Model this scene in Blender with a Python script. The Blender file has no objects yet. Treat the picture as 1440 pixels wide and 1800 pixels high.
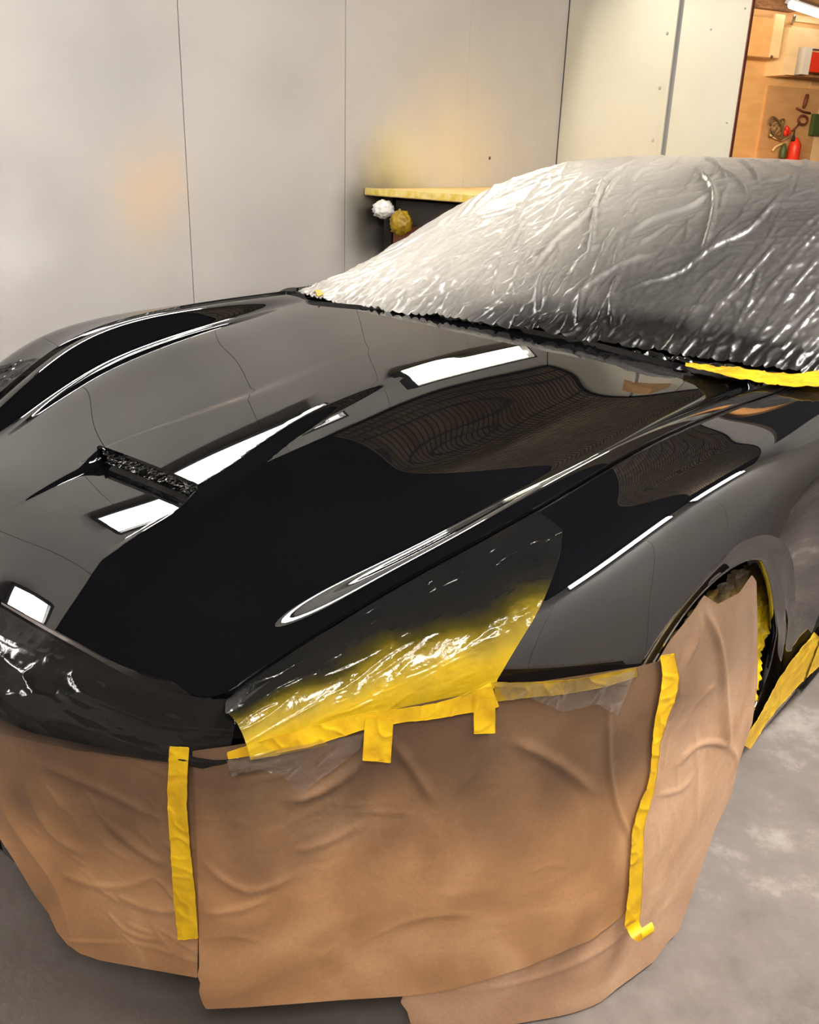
import bpy, bmesh, math, random
import numpy as np
from mathutils import Vector, Matrix
from mathutils.bvhtree import BVHTree

SC = bpy.context.scene
COL = SC.collection
random.seed(7); RNG = np.random.default_rng(7)

# ------------------------------------------------------------------ camera
CAM_H, FPX, PITCH, ROLL = 1.312, 1598.0, math.radians(21.712), math.radians(1.892)
FWD = np.array([0, math.cos(PITCH), -math.sin(PITCH)])
_u0 = np.array([0, math.sin(PITCH), math.cos(PITCH)]); _r0 = np.array([1., 0, 0])
RT = _r0*math.cos(ROLL) + _u0*math.sin(ROLL)
UP = -_r0*math.sin(ROLL) + _u0*math.cos(ROLL)
EYE = np.array([0, 0, CAM_H])
cd = bpy.data.cameras.new('camera'); cam = bpy.data.objects.new('camera', cd); COL.objects.link(cam)
cd.sensor_fit = 'VERTICAL'; cd.sensor_height = 36.0; cd.lens = 36.0*FPX/1800.0
cd.clip_start = 0.05; cd.clip_end = 60
cam.matrix_world = Matrix(((RT[0], UP[0], -FWD[0], 0), (RT[1], UP[1], -FWD[1], 0),
                           (RT[2], UP[2], -FWD[2], CAM_H), (0, 0, 0, 1)))
SC.camera = cam

# ------------------------------------------------------------------ world, exposure
w = bpy.data.worlds.new('world'); SC.world = w; w.use_nodes = True
w.node_tree.nodes['Background'].inputs['Color'].default_value = (0.9, 0.85, 0.8, 1)
w.node_tree.nodes['Background'].inputs['Strength'].default_value = 0.03
SC.view_settings.view_transform = 'Standard'; SC.view_settings.look = 'None'
SC.view_settings.gamma = 1.0; SC.view_settings.exposure = 0.27
SC.view_settings.use_curve_mapping = False

# ------------------------------------------------------------------ frames
# car frame: X back from the nose, Y towards the car's left flank, Z up
CAR_YAW = math.radians(39.73); CAR_T = np.array([-0.853, 1.119])
AX = np.array([math.sin(CAR_YAW), math.cos(CAR_YAW)]); AY = np.array([math.cos(CAR_YAW), -math.sin(CAR_YAW)])
def c2w(c):
    c = np.asarray(c, float); o = np.empty(c.shape)
    o[..., :2] = CAR_T + c[..., :1]*AX + c[..., 1:2]*AY; o[..., 2] = c[..., 2]; return o
def w2c(p):
    p = np.asarray(p, float); d = p[..., :2] - CAR_T
    return np.stack([d@AX, d@AY, p[..., 2]], -1)
def pj(c):
    d = c2w(c) - EYE; z = d@FWD
    return np.stack([720 + FPX*(d@RT)/z, 900 - FPX*(d@UP)/z], -1)
def ray(px, py):
    d = FWD + RT*(px-720)/FPX + UP*(900-py)/FPX
    return EYE, d/np.linalg.norm(d)
def at_z(px, py, z):
    o, d = ray(px, py); return w2c(o + d*(z-o[2])/d[2])
def at_y(px, py, y):
    o, d = ray(px, py); a = w2c(o); b = w2c(o+d)-a; return a + b*(y-a[1])/b[1]
def at_x(px, py, x):
    o, d = ray(px, py); a = w2c(o); b = w2c(o+d)-a; return a + b*(x-a[0])/b[0]
# room frame: u along the panelled wall (away), v out of that wall, z up
ROOM_W = 1.0; ROOM_YAW = math.radians(41.45)
RU = np.array([math.sin(ROOM_YAW), math.cos(ROOM_YAW)]); RV = np.array([math.cos(ROOM_YAW), -math.sin(ROOM_YAW)])
ROOM_P0 = ROOM_W*np.array([-1.0652, 4.4078])
def r2w(c):
    c = np.asarray(c, float); o = np.empty(c.shape)
    o[..., :2] = ROOM_P0 + c[..., :1]*RU + c[..., 1:2]*RV; o[..., 2] = c[..., 2]; return o

# ------------------------------------------------------------------ numeric helpers
def natspl(x, y):
    x = np.asarray(x, float); y = np.asarray(y, float); n = len(x); h = np.diff(x)
    A = np.zeros((n, n)); r = np.zeros(y.shape); A[0, 0] = A[-1, -1] = 1
    for i in range(1, n-1):
        A[i, i-1] = h[i-1]; A[i, i] = 2*(h[i-1]+h[i]); A[i, i+1] = h[i]
        r[i] = 6*((y[i+1]-y[i])/h[i] - (y[i]-y[i-1])/h[i-1])
    M = np.linalg.solve(A, r)
    def f(q):
        q = np.asarray(q, float); i = np.clip(np.searchsorted(x, q)-1, 0, n-2)
        hh = h[i]; a = x[i+1]-q; b = q-x[i]
        lo = q < x[0]; hi = q > x[-1]
        if y.ndim > 1: hh = hh[..., None]; a = a[..., None]; b = b[..., None]
        v = M[i]*a**3/(6*hh) + M[i+1]*b**3/(6*hh) + (y[i]/hh - M[i]*hh/6)*a + (y[i+1]/hh - M[i+1]*hh/6)*b
        s0 = (y[1]-y[0])/h[0] - h[0]*M[1]/6; s1 = (y[-1]-y[-2])/h[-1] + h[-1]*M[-2]/6
        if lo.any(): v[lo] = y[0] + ((q[lo]-x[0])[:, None] if y.ndim > 1 else (q[lo]-x[0]))*s0
        if hi.any(): v[hi] = y[-1] + ((q[hi]-x[-1])[:, None] if y.ndim > 1 else (q[hi]-x[-1]))*s1
        return v
    return f
def tab(*pairs):
    a = np.array(pairs, float); return natspl(a[:, 0], a[:, 1])
def sstep(a, b, x):
    t = np.clip((np.asarray(x, float)-a)/(b-a), 0, 1); return t*t*(3-2*t)
_P = RNG.permutation(512); _P = np.r_[_P, _P]; _G = RNG.normal(size=(512, 3)); _G /= np.linalg.norm(_G, axis=1)[:, None]
def gnoise(p):
    p = np.asarray(p, float); i = np.floor(p).astype(int); f = p-i; u = f*f*f*(f*(f*6-15)+10)
    o = np.zeros(p.shape[:-1])
    for dx in (0, 1):
        for dy in (0, 1):
            for dz in (0, 1):
                hsh = _P[(_P[(_P[(i[..., 0]+dx) & 511]+i[..., 1]+dy) & 511]+i[..., 2]+dz) & 511]
                g = _G[hsh]; d = f-np.array([dx, dy, dz])
                wx = u[..., 0] if dx else 1-u[..., 0]; wy = u[..., 1] if dy else 1-u[..., 1]; wz = u[..., 2] if dz else 1-u[..., 2]
                o += wx*wy*wz*(g*d).sum(-1)
    return o
def fbm(p, n=4):
    p = np.asarray(p, float); o = 0; a = 1.
    for k in range(n): o = o + a*gnoise(p*2**k+17.3*k); a *= .5
    return o
def n2(x, y, z=0.0): return np.stack([x, y, np.zeros_like(x)+z], -1)
def ridge(p):  # sharp folds along the zero set of a noise
    return 1-np.minimum(np.abs(gnoise(p))*4, 1)
def sdpoly(P, poly):  # signed distance, + inside
    poly = np.asarray(poly, float); n = len(poly); d = np.full(P.shape[:-1], 1e18); ins = np.zeros(P.shape[:-1], bool)
    for i in range(n):
        a = poly[i]; b = poly[(i+1) % n]; e = b-a; w_ = P-a
        t = np.clip((w_@e)/max(e@e, 1e-12), 0, 1); q = w_-t[..., None]*e; d = np.minimum(d, (q*q).sum(-1))
        c = ((a[1] <= P[..., 1]) != (b[1] <= P[..., 1]))
        den = b[1]-a[1] if abs(b[1]-a[1]) > 1e-12 else 1e-12
        ins ^= c & (P[..., 0] < (b[0]-a[0])*(P[..., 1]-a[1])/den + a[0])
    d = np.sqrt(d); return np.where(ins, d, -d)
def dline(P, line):  # distance to an open polyline, and parameter along it 0..1
    line = np.asarray(line, float); d = np.full(P.shape[:-1], 1e18); tt = np.zeros(P.shape[:-1])
    seg = np.linalg.norm(np.diff(line, axis=0), axis=1); cum = np.r_[0, np.cumsum(seg)]/seg.sum()
    for i in range(len(line)-1):
        a = line[i]; e = line[i+1]-a; w_ = P-a; t = np.clip((w_@e)/(e@e), 0, 1); q = w_-t[..., None]*e; dd = (q*q).sum(-1)
        m = dd < d; d = np.where(m, dd, d); tt = np.where(m, cum[i]+t*(cum[i+1]-cum[i]), tt)
    return np.sqrt(d), tt
def add_folds(px, L, pw=1.5, end=6., cap=.25):
    """height of folds near the points px; L = [(line, height, half width)]"""
    d = np.zeros(len(px))
    for ln, h, wd in L:
        ln = np.asarray(ln, float)
        m = np.where((px[:, 0] > ln[:, 0].min()-wd) & (px[:, 0] < ln[:, 0].max()+wd) & (px[:, 1] > ln[:, 1].min()-wd) & (px[:, 1] < ln[:, 1].max()+wd))[0]
        if len(m) == 0: continue
        dist, t = dline(px[m], smooth_line(ln, 14) if len(ln) > 2 else ln)
        d[m] = np.maximum(d[m], h*np.maximum(0, 1-dist/wd)**pw*np.minimum(1, end*np.minimum(t, 1-t)+cap))
    return d
def rand_folds(n, x0, y0, x1, y1, ang, spread, l0, l1, h, wd, seed):
    r = random.Random(seed); out = []
    for _ in range(n):
        a = math.radians(ang+r.uniform(-spread, spread)); l = r.uniform(l0, l1); x = r.uniform(x0, x1); y = r.uniform(y0, y1); b = r.uniform(-.12, .12)*l
        c_, s_ = math.cos(a), -math.sin(a)
        out.append(([(x-c_*l/2, y-s_*l/2), (x-s_*b, y+c_*b), (x+c_*l/2, y+s_*l/2)], h*r.uniform(.4, 1.), wd*r.uniform(.7, 1.3)))
    return out
def smooth_line(pts, n=40):
    pts = np.asarray(pts, float); s = np.r_[0, np.cumsum(np.linalg.norm(np.diff(pts, axis=0), axis=1))]
    return natspl(s, pts)(np.linspace(0, s[-1], n))

# ------------------------------------------------------------------ object helpers
def empty(name, loc, label=None, cat=None, group=None):
    o = bpy.data.objects.new(name, None); COL.objects.link(o); o.location = loc; o.empty_display_size = .1
    if label: o['label'] = label; o['category'] = cat
    if group: o['group'] = group
    return o
def tag(o, label, cat, group=None):
    o['label'] = label; o['category'] = cat
    if group: o['group'] = group
    return o
def place(name, me, mat, parent=None):
    o = bpy.data.objects.new(name, me); COL.objects.link(o)
    if mat: me.materials.append(mat)
    base = Vector((0, 0, 0)); p = parent
    if parent:
        o.parent = parent; p = parent
        while p: base += p.location; p = p.parent
        me.transform(Matrix.Translation(-base))
    else:
        co = np.empty(len(me.vertices)*3); me.vertices.foreach_get('co', co); co = co.reshape(-1, 3)
        c = Vector((float(co[:, 0].mean()), float(co[:, 1].mean()), float(co[:, 2].min())))
        me.transform(Matrix.Translation(-c)); o.location = c
    return o
def mesh(name, V, Fc, mat, parent=None, smooth=True, thick=0.0, uv=None, attr=None):
    """vertices in world space; optional skirt of depth `thick` along -normal round the open edges"""
    me = bpy.data.meshes.new(name)
    me.from_pydata([tuple(map(float, v)) for v in V], [], [tuple(int(i) for i in f) for f in Fc])
    me.validate(); me.update()
    if attr is not None:
        for k, a in attr.items():
            at = me.attributes.new(k, 'FLOAT', 'POINT'); at.data.foreach_set('value', np.asarray(a, dtype=np.float32))
    if thick:
        bm = bmesh.new(); bm.from_mesh(me); bm.normal_update()
        ed = [e for e in bm.edges if e.is_boundary]
        nrm = {v: v.normal.copy() for e in ed for v in e.verts}
        r = bmesh.ops.extrude_edge_only(bm, edges=ed)
        nv = [x for x in r['geom'] if isinstance(x, bmesh.types.BMVert)]
        src = {}
        for e in bm.edges:
            a, b = e.verts
            if a in nrm and b not in nrm: src[b] = a
            elif b in nrm and a not in nrm: src[a] = b
        for v in nv:
            if v in src: v.co -= nrm[src[v]]*thick
        for e in ed:
            if e.is_valid: e.smooth = False
        bm.to_mesh(me); bm.free()
    if smooth: me.polygons.foreach_set('use_smooth', [True]*len(me.polygons))
    me.update()
    return place(name, me, mat, parent)
def grid_faces(nu, nv, flip=False):
    i, j = np.meshgrid(np.arange(nu-1), np.arange(nv-1), indexing='ij'); a = (i*nv+j).ravel()
    f = np.stack([a, a+nv, a+nv+1, a+1], -1)
    return f[:, ::-1] if flip else f
def clip_grid(U, Vv, fn, fields, flip=False):
    """grid in parameters U x Vv clipped where any field(P3, u, v) < 0; crossings solved on the true surface."""
    uu, vv = np.meshgrid(U, Vv, indexing='ij'); par = np.stack([uu.ravel(), vv.ravel()], -1)
    faces = [list(f) for f in grid_faces(len(U), len(Vv), flip)]
    for fld in fields:
        pos = fn(par[:, 0], par[:, 1]); val = fld(pos, par[:, 0], par[:, 1])
        newp = []; cache = {}; out = []; n0 = len(par)
        def cut(a, b):
            k = (a, b) if a < b else (b, a)
            if k not in cache:
                t = val[k[0]]/(val[k[0]]-val[k[1]]); cache[k] = n0+len(newp); newp.append((k[0], k[1], t))
            return cache[k]
        for f in faces:
            s = [val[i] >= 0 for i in f]
            if all(s): out.append(f); continue
            if not any(s): continue
            g = []
            for q in range(len(f)):
                a, b = f[q], f[(q+1) % len(f)]
                if s[q]: g.append(a)
                if s[q] != s[(q+1) % len(f)]: g.append(cut(a, b))
            if len(g) >= 3: out.append(g)
        if newp:
            e = np.array(newp); ia = e[:, 0].astype(int); ib = e[:, 1].astype(int); t = e[:, 2]
            pa, pb = par[ia], par[ib]
            lo = np.zeros(len(t)); hi = np.ones(len(t)); sa = val[ia] >= 0
            for _ in range(12):   # bisection on the surface
                m = (lo+hi)/2 if _ else t
                q = pa+(pb-pa)*m[:, None]; vm = fld(fn(q[:, 0], q[:, 1]), q[:, 0], q[:, 1]) >= 0
                lo = np.where(vm == sa, m, lo); hi = np.where(vm == sa, hi, m)
            m = (lo+hi)/2
            par = np.r_[par, pa+(pb-pa)*m[:, None]]
        faces = out
    used = np.unique(np.concatenate([np.array(f) for f in faces])) if faces else np.array([], int)
    rem = -np.ones(len(par), int); rem[used] = np.arange(len(used)); par = par[used]
    return par, [[rem[i] for i in f] for f in faces]
def surf(name, U, Vv, fn, fields, mat, parent=None, flip=False, thick=0., disp=None, smooth=True, attrs=None):
    par, F_ = clip_grid(U, Vv, fn, fields, flip)
    P = fn(par[:, 0], par[:, 1])
    if disp is not None:
        e = 1e-3; tu = fn(par[:, 0]+e, par[:, 1])-fn(par[:, 0]-e, par[:, 1]); tv = fn(par[:, 0], par[:, 1]+e)-fn(par[:, 0], par[:, 1]-e)
        n = np.cross(tu, tv); n /= np.linalg.norm(n, axis=1)[:, None]+1e-12
        if flip: n = -n
        P = P + (n*disp(P, par[:, 0], par[:, 1])[:, None])*disp.sign if hasattr(disp, 'sign') else P + n*disp(P, par[:, 0], par[:, 1])[:, None]
    at = attrs(P, par[:, 0], par[:, 1]) if attrs else None
    return mesh(name, c2w(P), F_, mat, parent, smooth, thick, attr=at)
def boxmesh(lo, hi, tf=None):
    x0, y0, z0 = lo; x1, y1, z1 = hi
    V = np.array([[x0, y0, z0], [x1, y0, z0], [x1, y1, z0], [x0, y1, z0], [x0, y0, z1], [x1, y0, z1], [x1, y1, z1], [x0, y1, z1]], float)
    F_ = [(0, 3, 2, 1), (4, 5, 6, 7), (0, 1, 5, 4), (1, 2, 6, 5), (2, 3, 7, 6), (3, 0, 4, 7)]
    return (tf(V) if tf else V), F_
def fix_normals(o):
    bm = bmesh.new(); bm.from_mesh(o.data); bmesh.ops.recalc_face_normals(bm, faces=bm.faces); bm.to_mesh(o.data); bm.free(); return o
def box(name, lo, hi, mat, parent=None, tf=None, bevel=0.0):
    V, F_ = boxmesh(lo, hi, tf)
    o = fix_normals(mesh(name, V, F_, mat, parent, smooth=False))
    if bevel:
        bm = bmesh.new(); bm.from_mesh(o.data)
        bmesh.ops.bevel(bm, geom=list(bm.edges), offset=bevel, segments=2, affect='EDGES', profile=.6); bm.to_mesh(o.data); bm.free()
    return o
def lathe(name, prof, mat, parent=None, loc=(0, 0, 0), axis=(0, 0, 1), n=20):
    a = Vector(axis).normalized(); b = a.orthogonal().normalized(); c = a.cross(b); V = []; F_ = []
    for r, h in prof:
        for k in range(n):
            th = 2*math.pi*k/n; V.append(tuple(Vector(loc)+a*h+(b*math.cos(th)+c*math.sin(th))*r))
    m = len(prof)
    for i in range(m-1):
        for k in range(n): F_.append((i*n+k, i*n+(k+1) % n, (i+1)*n+(k+1) % n, (i+1)*n+k))
    F_.append(tuple(range(n-1, -1, -1))); F_.append(tuple((m-1)*n+k for k in range(n)))
    return fix_normals(mesh(name, V, F_, mat, parent))
def tube(name, pts, r, mat, parent=None, n=8):
    pts = [Vector(p) for p in pts]; V = []; F_ = []; prev = None
    rs = r if hasattr(r, '__len__') else [r]*len(pts)
    for i, p in enumerate(pts):
        t = (pts[min(i+1, len(pts)-1)]-pts[max(i-1, 0)]).normalized()
        b = (prev - t*prev.dot(t)).normalized() if prev is not None else t.orthogonal().normalized(); prev = b; c = t.cross(b)
        for k in range(n):
            th = 2*math.pi*k/n; V.append(tuple(p+(b*math.cos(th)+c*math.sin(th))*rs[i]))
    for i in range(len(pts)-1):
        for k in range(n): F_.append((i*n+k, i*n+(k+1) % n, (i+1)*n+(k+1) % n, (i+1)*n+k))
    F_.append(tuple(range(n-1, -1, -1))); F_.append(tuple((len(pts)-1)*n+k for k in range(n)))
    return fix_normals(mesh(name, V, F_, mat, parent))

# ------------------------------------------------------------------ materials
def new_mat(name):
    m = bpy.data.materials.new(name); m.use_nodes = True; nt = m.node_tree
    return m, nt, nt.nodes['Principled BSDF']
def N(nt, t, **kw):
    n = nt.nodes.new(t)
    for k, v in kw.items():
        if k in n.inputs: n.inputs[k].default_value = v
        else: setattr(n, k, v)
    return n
def link(nt, a, b): nt.links.new(a, b)
def ramp(nt, fac, stops, interp='LINEAR'):
    r = nt.nodes.new('ShaderNodeValToRGB'); r.color_ramp.interpolation = interp; e = r.color_ramp.elements
    while len(e) < len(stops): e.new(0.5)
    for el, (p, c) in zip(e, stops): el.position = p; el.color = (*c, 1) if len(c) == 3 else c
    link(nt, fac, r.inputs['Fac']); return r
def srgb(r, g, b):
    f = lambda v: (v/255/12.92 if v/255 <= .04045 else ((v/255+.055)/1.055)**2.4); return (f(r), f(g), f(b))
def simple(name, col, rough=.5, metal=0., **kw):
    m, nt, b = new_mat(name); b.inputs['Base Color'].default_value = (*col, 1); b.inputs['Roughness'].default_value = rough; b.inputs['Metallic'].default_value = metal
    for k, v in kw.items(): b.inputs[k].default_value = v
    return m
def noise_mat(name, c1, c2, scale=3., rough=.6, bump=0., bscale=40., detail=6., coords='Object', **kw):
    m, nt, b = new_mat(name); tc = N(nt, 'ShaderNodeTexCoord')
    nz = N(nt, 'ShaderNodeTexNoise', Scale=scale, Detail=detail); link(nt, tc.outputs[coords], nz.inputs['Vector'])
    r = ramp(nt, nz.outputs['Fac'], [(.35, c1), (.65, c2)]); link(nt, r.outputs['Color'], b.inputs['Base Color'])
    b.inputs['Roughness'].default_value = rough
    if bump:
        n_ = N(nt, 'ShaderNodeTexNoise', Scale=bscale, Detail=4.); link(nt, tc.outputs[coords], n_.inputs['Vector'])
        bp = N(nt, 'ShaderNodeBump', Strength=bump, Distance=.01); link(nt, n_.outputs['Fac'], bp.inputs['Height']); link(nt, bp.outputs['Normal'], b.inputs['Normal'])
    for k, v in kw.items(): b.inputs[k].default_value = v
    return m

M = {}
def paint(name, col):
    m, nt, b = new_mat(name)
    b.inputs['Base Color'].default_value = (*col, 1); b.inputs['Roughness'].default_value = .45; b.inputs['Metallic'].default_value = 0.; b.inputs['Specular IOR Level'].default_value = .0
    b.inputs['Coat Weight'].default_value = 1.; b.inputs['Coat Roughness'].default_value = .012; b.inputs['Coat IOR'].default_value = 2.2
    return m
M['paint'] = paint('black_metallic_paint', (.0035, .0035, .0042))
M['black'] = simple('black_plastic', (.006, .006, .006), .5)
M['dark_glass'] = simple('dark_glass', (.01, .012, .012), .05)
M['rubber'] = simple('tyre_rubber', (.012, .012, .012), .8)
M['alloy'] = simple('alloy_wheel', (.35, .35, .36), .3, 1.)
M['lampglass'] = simple('headlamp_lens', (.2, .2, .2), .05)

def spots(nt, pos, base, lst):
    """stains and painted shade with a place of their own: (centre, radius, colour, strength)"""
    cur = base
    for c, r, col, k in lst:
        d = N(nt, 'ShaderNodeVectorMath', operation='DISTANCE'); link(nt, pos, d.inputs[0]); d.inputs[1].default_value = tuple(float(x) for x in c)
        mr = N(nt, 'ShaderNodeMapRange', interpolation_type='SMOOTHSTEP'); link(nt, d.outputs['Value'], mr.inputs['Value'])
        mr.inputs['From Min'].default_value = 0; mr.inputs['From Max'].default_value = r; mr.inputs['To Min'].default_value = k; mr.inputs['To Max'].default_value = 0
        mx = N(nt, 'ShaderNodeMix', data_type='RGBA'); link(nt, mr.outputs['Result'], mx.inputs['Factor']); link(nt, cur, mx.inputs[6]); mx.inputs[7].default_value = (*col, 1)
        cur = mx.outputs[2]
    return cur
def wall_mat(name, c1, c2, lst=()):
    m, nt, b = new_mat(name); g = N(nt, 'ShaderNodeNewGeometry')
    wn = N(nt, 'ShaderNodeTexNoise', Scale=2.2, Detail=3.); link(nt, g.outputs['Position'], wn.inputs['Vector'])
    add = N(nt, 'ShaderNodeVectorMath', operation='MULTIPLY_ADD'); link(nt, wn.outputs['Color'], add.inputs[0]); add.inputs[1].default_value = (.35, .35, .35); link(nt, g.outputs['Position'], add.inputs[2])
    nz = N(nt, 'ShaderNodeTexNoise', Scale=1.1, Detail=5., Roughness=.6); link(nt, add.outputs[0], nz.inputs['Vector'])
    r = ramp(nt, nz.outputs['Fac'], [(.3, c1), (.62, c2)])
    off = N(nt, 'ShaderNodeVectorMath', operation='SUBTRACT'); link(nt, add.outputs[0], off.inputs[0]); off.inputs[1].default_value = (.175, .175, .175)
    col = spots(nt, off.outputs[0], r.outputs['Color'], lst)
    link(nt, col, b.inputs['Base Color']); b.inputs['Roughness'].default_value = .42
    n_ = N(nt, 'ShaderNodeTexNoise', Scale=14., Detail=3.); link(nt, g.outputs['Position'], n_.inputs['Vector'])
    bp = N(nt, 'ShaderNodeBump', Strength=.08, Distance=.01); link(nt, n_.outputs['Fac'], bp.inputs['Height']); link(nt, bp.outputs['Normal'], b.inputs['Normal'])
    return m
def wallpt(px, py):
    o, d = ray(px, py); k = ((ROOM_P0-o[:2])@RV)/(d[:2]@RV); return o+d*k
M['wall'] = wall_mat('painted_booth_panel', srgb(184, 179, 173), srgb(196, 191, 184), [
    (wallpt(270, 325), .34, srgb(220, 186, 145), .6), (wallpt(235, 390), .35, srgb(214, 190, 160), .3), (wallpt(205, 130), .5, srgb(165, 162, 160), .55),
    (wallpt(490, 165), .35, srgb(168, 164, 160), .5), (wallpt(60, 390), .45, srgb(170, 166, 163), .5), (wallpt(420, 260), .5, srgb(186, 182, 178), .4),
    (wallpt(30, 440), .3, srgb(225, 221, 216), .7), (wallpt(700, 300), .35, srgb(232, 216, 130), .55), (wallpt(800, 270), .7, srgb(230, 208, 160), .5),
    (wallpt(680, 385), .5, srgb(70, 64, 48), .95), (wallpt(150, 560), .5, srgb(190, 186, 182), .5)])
M['wall2'] = wall_mat('painted_back_panel', srgb(208, 203, 186), srgb(216, 212, 197))
M['wallp'] = wall_mat('painted_side_panel', srgb(186, 181, 176), srgb(196, 192, 186))
M['groove'] = simple('grey_joint', (.32, .32, .33), .7)
M['seam'] = simple('dark_joint', (.05, .05, .05), .8)
M['steel'] = simple('galvanised_steel', (.45, .45, .46), .4, .8)
M['screw'] = simple('screw_head', (.45, .43, .40), .5, .3)
# floor
m, nt, b = new_mat('stained_concrete'); M['floor'] = m; g = N(nt, 'ShaderNodeNewGeometry')
a1 = N(nt, 'ShaderNodeTexNoise', Scale=1.6, Detail=8., Roughness=.65); link(nt, g.outputs['Position'], a1.inputs['Vector'])
a2 = N(nt, 'ShaderNodeTexNoise', Scale=7., Detail=8., Roughness=.7); link(nt, g.outputs['Position'], a2.inputs['Vector'])
mixf = N(nt, 'ShaderNodeMath', operation='MULTIPLY_ADD'); link(nt, a2.outputs['Fac'], mixf.inputs[0]); mixf.inputs[1].default_value = .45; link(nt, a1.outputs['Fac'], mixf.inputs[2])
r = ramp(nt, mixf.outputs[0], [(.50, srgb(74, 66, 60)), (.68, srgb(108, 99, 92)), (.80, srgb(122, 112, 105)), (.92, srgb(164, 154, 146))])
dark_tone = spots(nt, g.outputs['Position'], r.outputs['Color'], [(c2w(at_z(60, 1720, 0)), .85, srgb(66, 57, 50), .75), (c2w(at_z(560, 1790, 0)), .5, srgb(66, 58, 52), .6)])  # dirt plus the car's front-left shade, both painted into the floor colour
link(nt, dark_tone, b.inputs['Base Color']); b.inputs['Roughness'].default_value = .55
a3 = N(nt, 'ShaderNodeTexNoise', Scale=45., Detail=6.); link(nt, g.outputs['Position'], a3.inputs['Vector'])
bp = N(nt, 'ShaderNodeBump', Strength=.25, Distance=.006); link(nt, a3.outputs['Fac'], bp.inputs['Height']); link(nt, bp.outputs['Normal'], b.inputs['Normal'])
# ceiling: near-black boards; brown filter mat
M['ceil'] = simple('black_ceiling', (.004, .004, .0045), .9, **{'Specular IOR Level': .0})
M['filter'] = noise_mat('brown_filter_mat', (.16, .118, .07), (.26, .195, .12), scale=9., rough=.9)
M['filter_wire'] = simple('filter_wire', (.012, .009, .006), .7)
# masking paper
def paper_mat(name, c_lo, c_mid, c_hi, spray=True):
    m, nt, b = new_mat(name); g = N(nt, 'ShaderNodeNewGeometry')
    a1 = N(nt, 'ShaderNodeTexNoise', Scale=5., Detail=4., Roughness=.5, Distortion=1.0); link(nt, g.outputs['Position'], a1.inputs['Vector'])
    r = ramp(nt, a1.outputs['Fac'], [(.3, c_lo), (.5, c_mid), (.68, c_hi)])
    at = N(nt, 'ShaderNodeAttribute', attribute_name='spray')
    mx = N(nt, 'ShaderNodeMix', data_type='RGBA'); link(nt, at.outputs['Fac'], mx.inputs['Factor']); link(nt, r.outputs['Color'], mx.inputs[6]); mx.inputs[7].default_value = (*srgb(62, 48, 38), 1)
    fib = N(nt, 'ShaderNodeTexNoise', Scale=160., Detail=3.); link(nt, g.outputs['Position'], fib.inputs['Vector'])
    mx2 = N(nt, 'ShaderNodeMix', data_type='RGBA', blend_type='OVERLAY'); mx2.inputs['Factor'].default_value = .14; link(nt, mx.outputs[2], mx2.inputs[6]); link(nt, fib.outputs['Fac'], mx2.inputs[7])
    link(nt, mx2.outputs[2], b.inputs['Base Color']); b.inputs['Roughness'].default_value = .42; b.inputs['Specular IOR Level'].default_value = .35
    w1 = N(nt, 'ShaderNodeTexNoise', Scale=16., Detail=6., Roughness=.6, Distortion=.5); link(nt, g.outputs['Position'], w1.inputs['Vector'])
    bp = N(nt, 'ShaderNodeBump', Strength=.22, Distance=.008); link(nt, w1.outputs['Fac'], bp.inputs['Height']); link(nt, bp.outputs['Normal'], b.inputs['Normal'])
    return m
M['paper'] = paper_mat('brown_masking_paper', srgb(150, 110, 74), srgb(172, 128, 88), srgb(190, 147, 106))
M['paper2'] = paper_mat('pale_masking_paper', srgb(158, 122, 92), srgb(180, 142, 110), srgb(196, 160, 128))
def wood_mat(name, c1, c2, rough=.6, sc=(1, 1, 14)):
    m, nt, b = new_mat(name); g = N(nt, 'ShaderNodeNewGeometry'); mp = N(nt, 'ShaderNodeMapping'); mp.inputs['Scale'].default_value = sc; link(nt, g.outputs['Position'], mp.inputs['Vector'])
    nz = N(nt, 'ShaderNodeTexNoise', Scale=2.5, Detail=5., Distortion=.6); link(nt, mp.outputs['Vector'], nz.inputs['Vector'])
    r = ramp(nt, nz.outputs['Fac'], [(.35, c1), (.65, c2)]); link(nt, r.outputs['Color'], b.inputs['Base Color']); b.inputs['Roughness'].default_value = rough
    return m
# tape
def tape_mat(name, c1, c2, dark_tone=0.):
    m, nt, b = new_mat(name); g = N(nt, 'ShaderNodeNewGeometry')
    a1 = N(nt, 'ShaderNodeTexNoise', Scale=22., Detail=4.); link(nt, g.outputs['Position'], a1.inputs['Vector'])
    r = ramp(nt, a1.outputs['Fac'], [(.35, c1), (.6, c2)]); link(nt, r.outputs['Color'], b.inputs['Base Color'])
    b.inputs['Roughness'].default_value = .5
    w1 = N(nt, 'ShaderNodeTexNoise', Scale=70., Detail=3.); link(nt, g.outputs['Position'], w1.inputs['Vector'])
    bp = N(nt, 'ShaderNodeBump', Strength=.3, Distance=.004); link(nt, w1.outputs['Fac'], bp.inputs['Height']); link(nt, bp.outputs['Normal'], b.inputs['Normal'])
    return m
M['tape'] = tape_mat('yellow_masking_tape', srgb(198, 154, 6), srgb(222, 180, 12))
M['pale_tape'] = tape_mat('pale_yellow_tape', srgb(226, 190, 60), srgb(236, 216, 140))
M['bench_top'] = wood_mat('taped_bench_top', srgb(214, 172, 112), srgb(226, 196, 120), sc=(3, 3, 3))
M['tape_c'] = tape_mat('crumpled_cowl_tape', srgb(170, 128, 6), srgb(204, 160, 10))
M['tape_d'] = tape_mat('oversprayed_tape', srgb(112, 90, 12), srgb(160, 128, 14))
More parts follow.
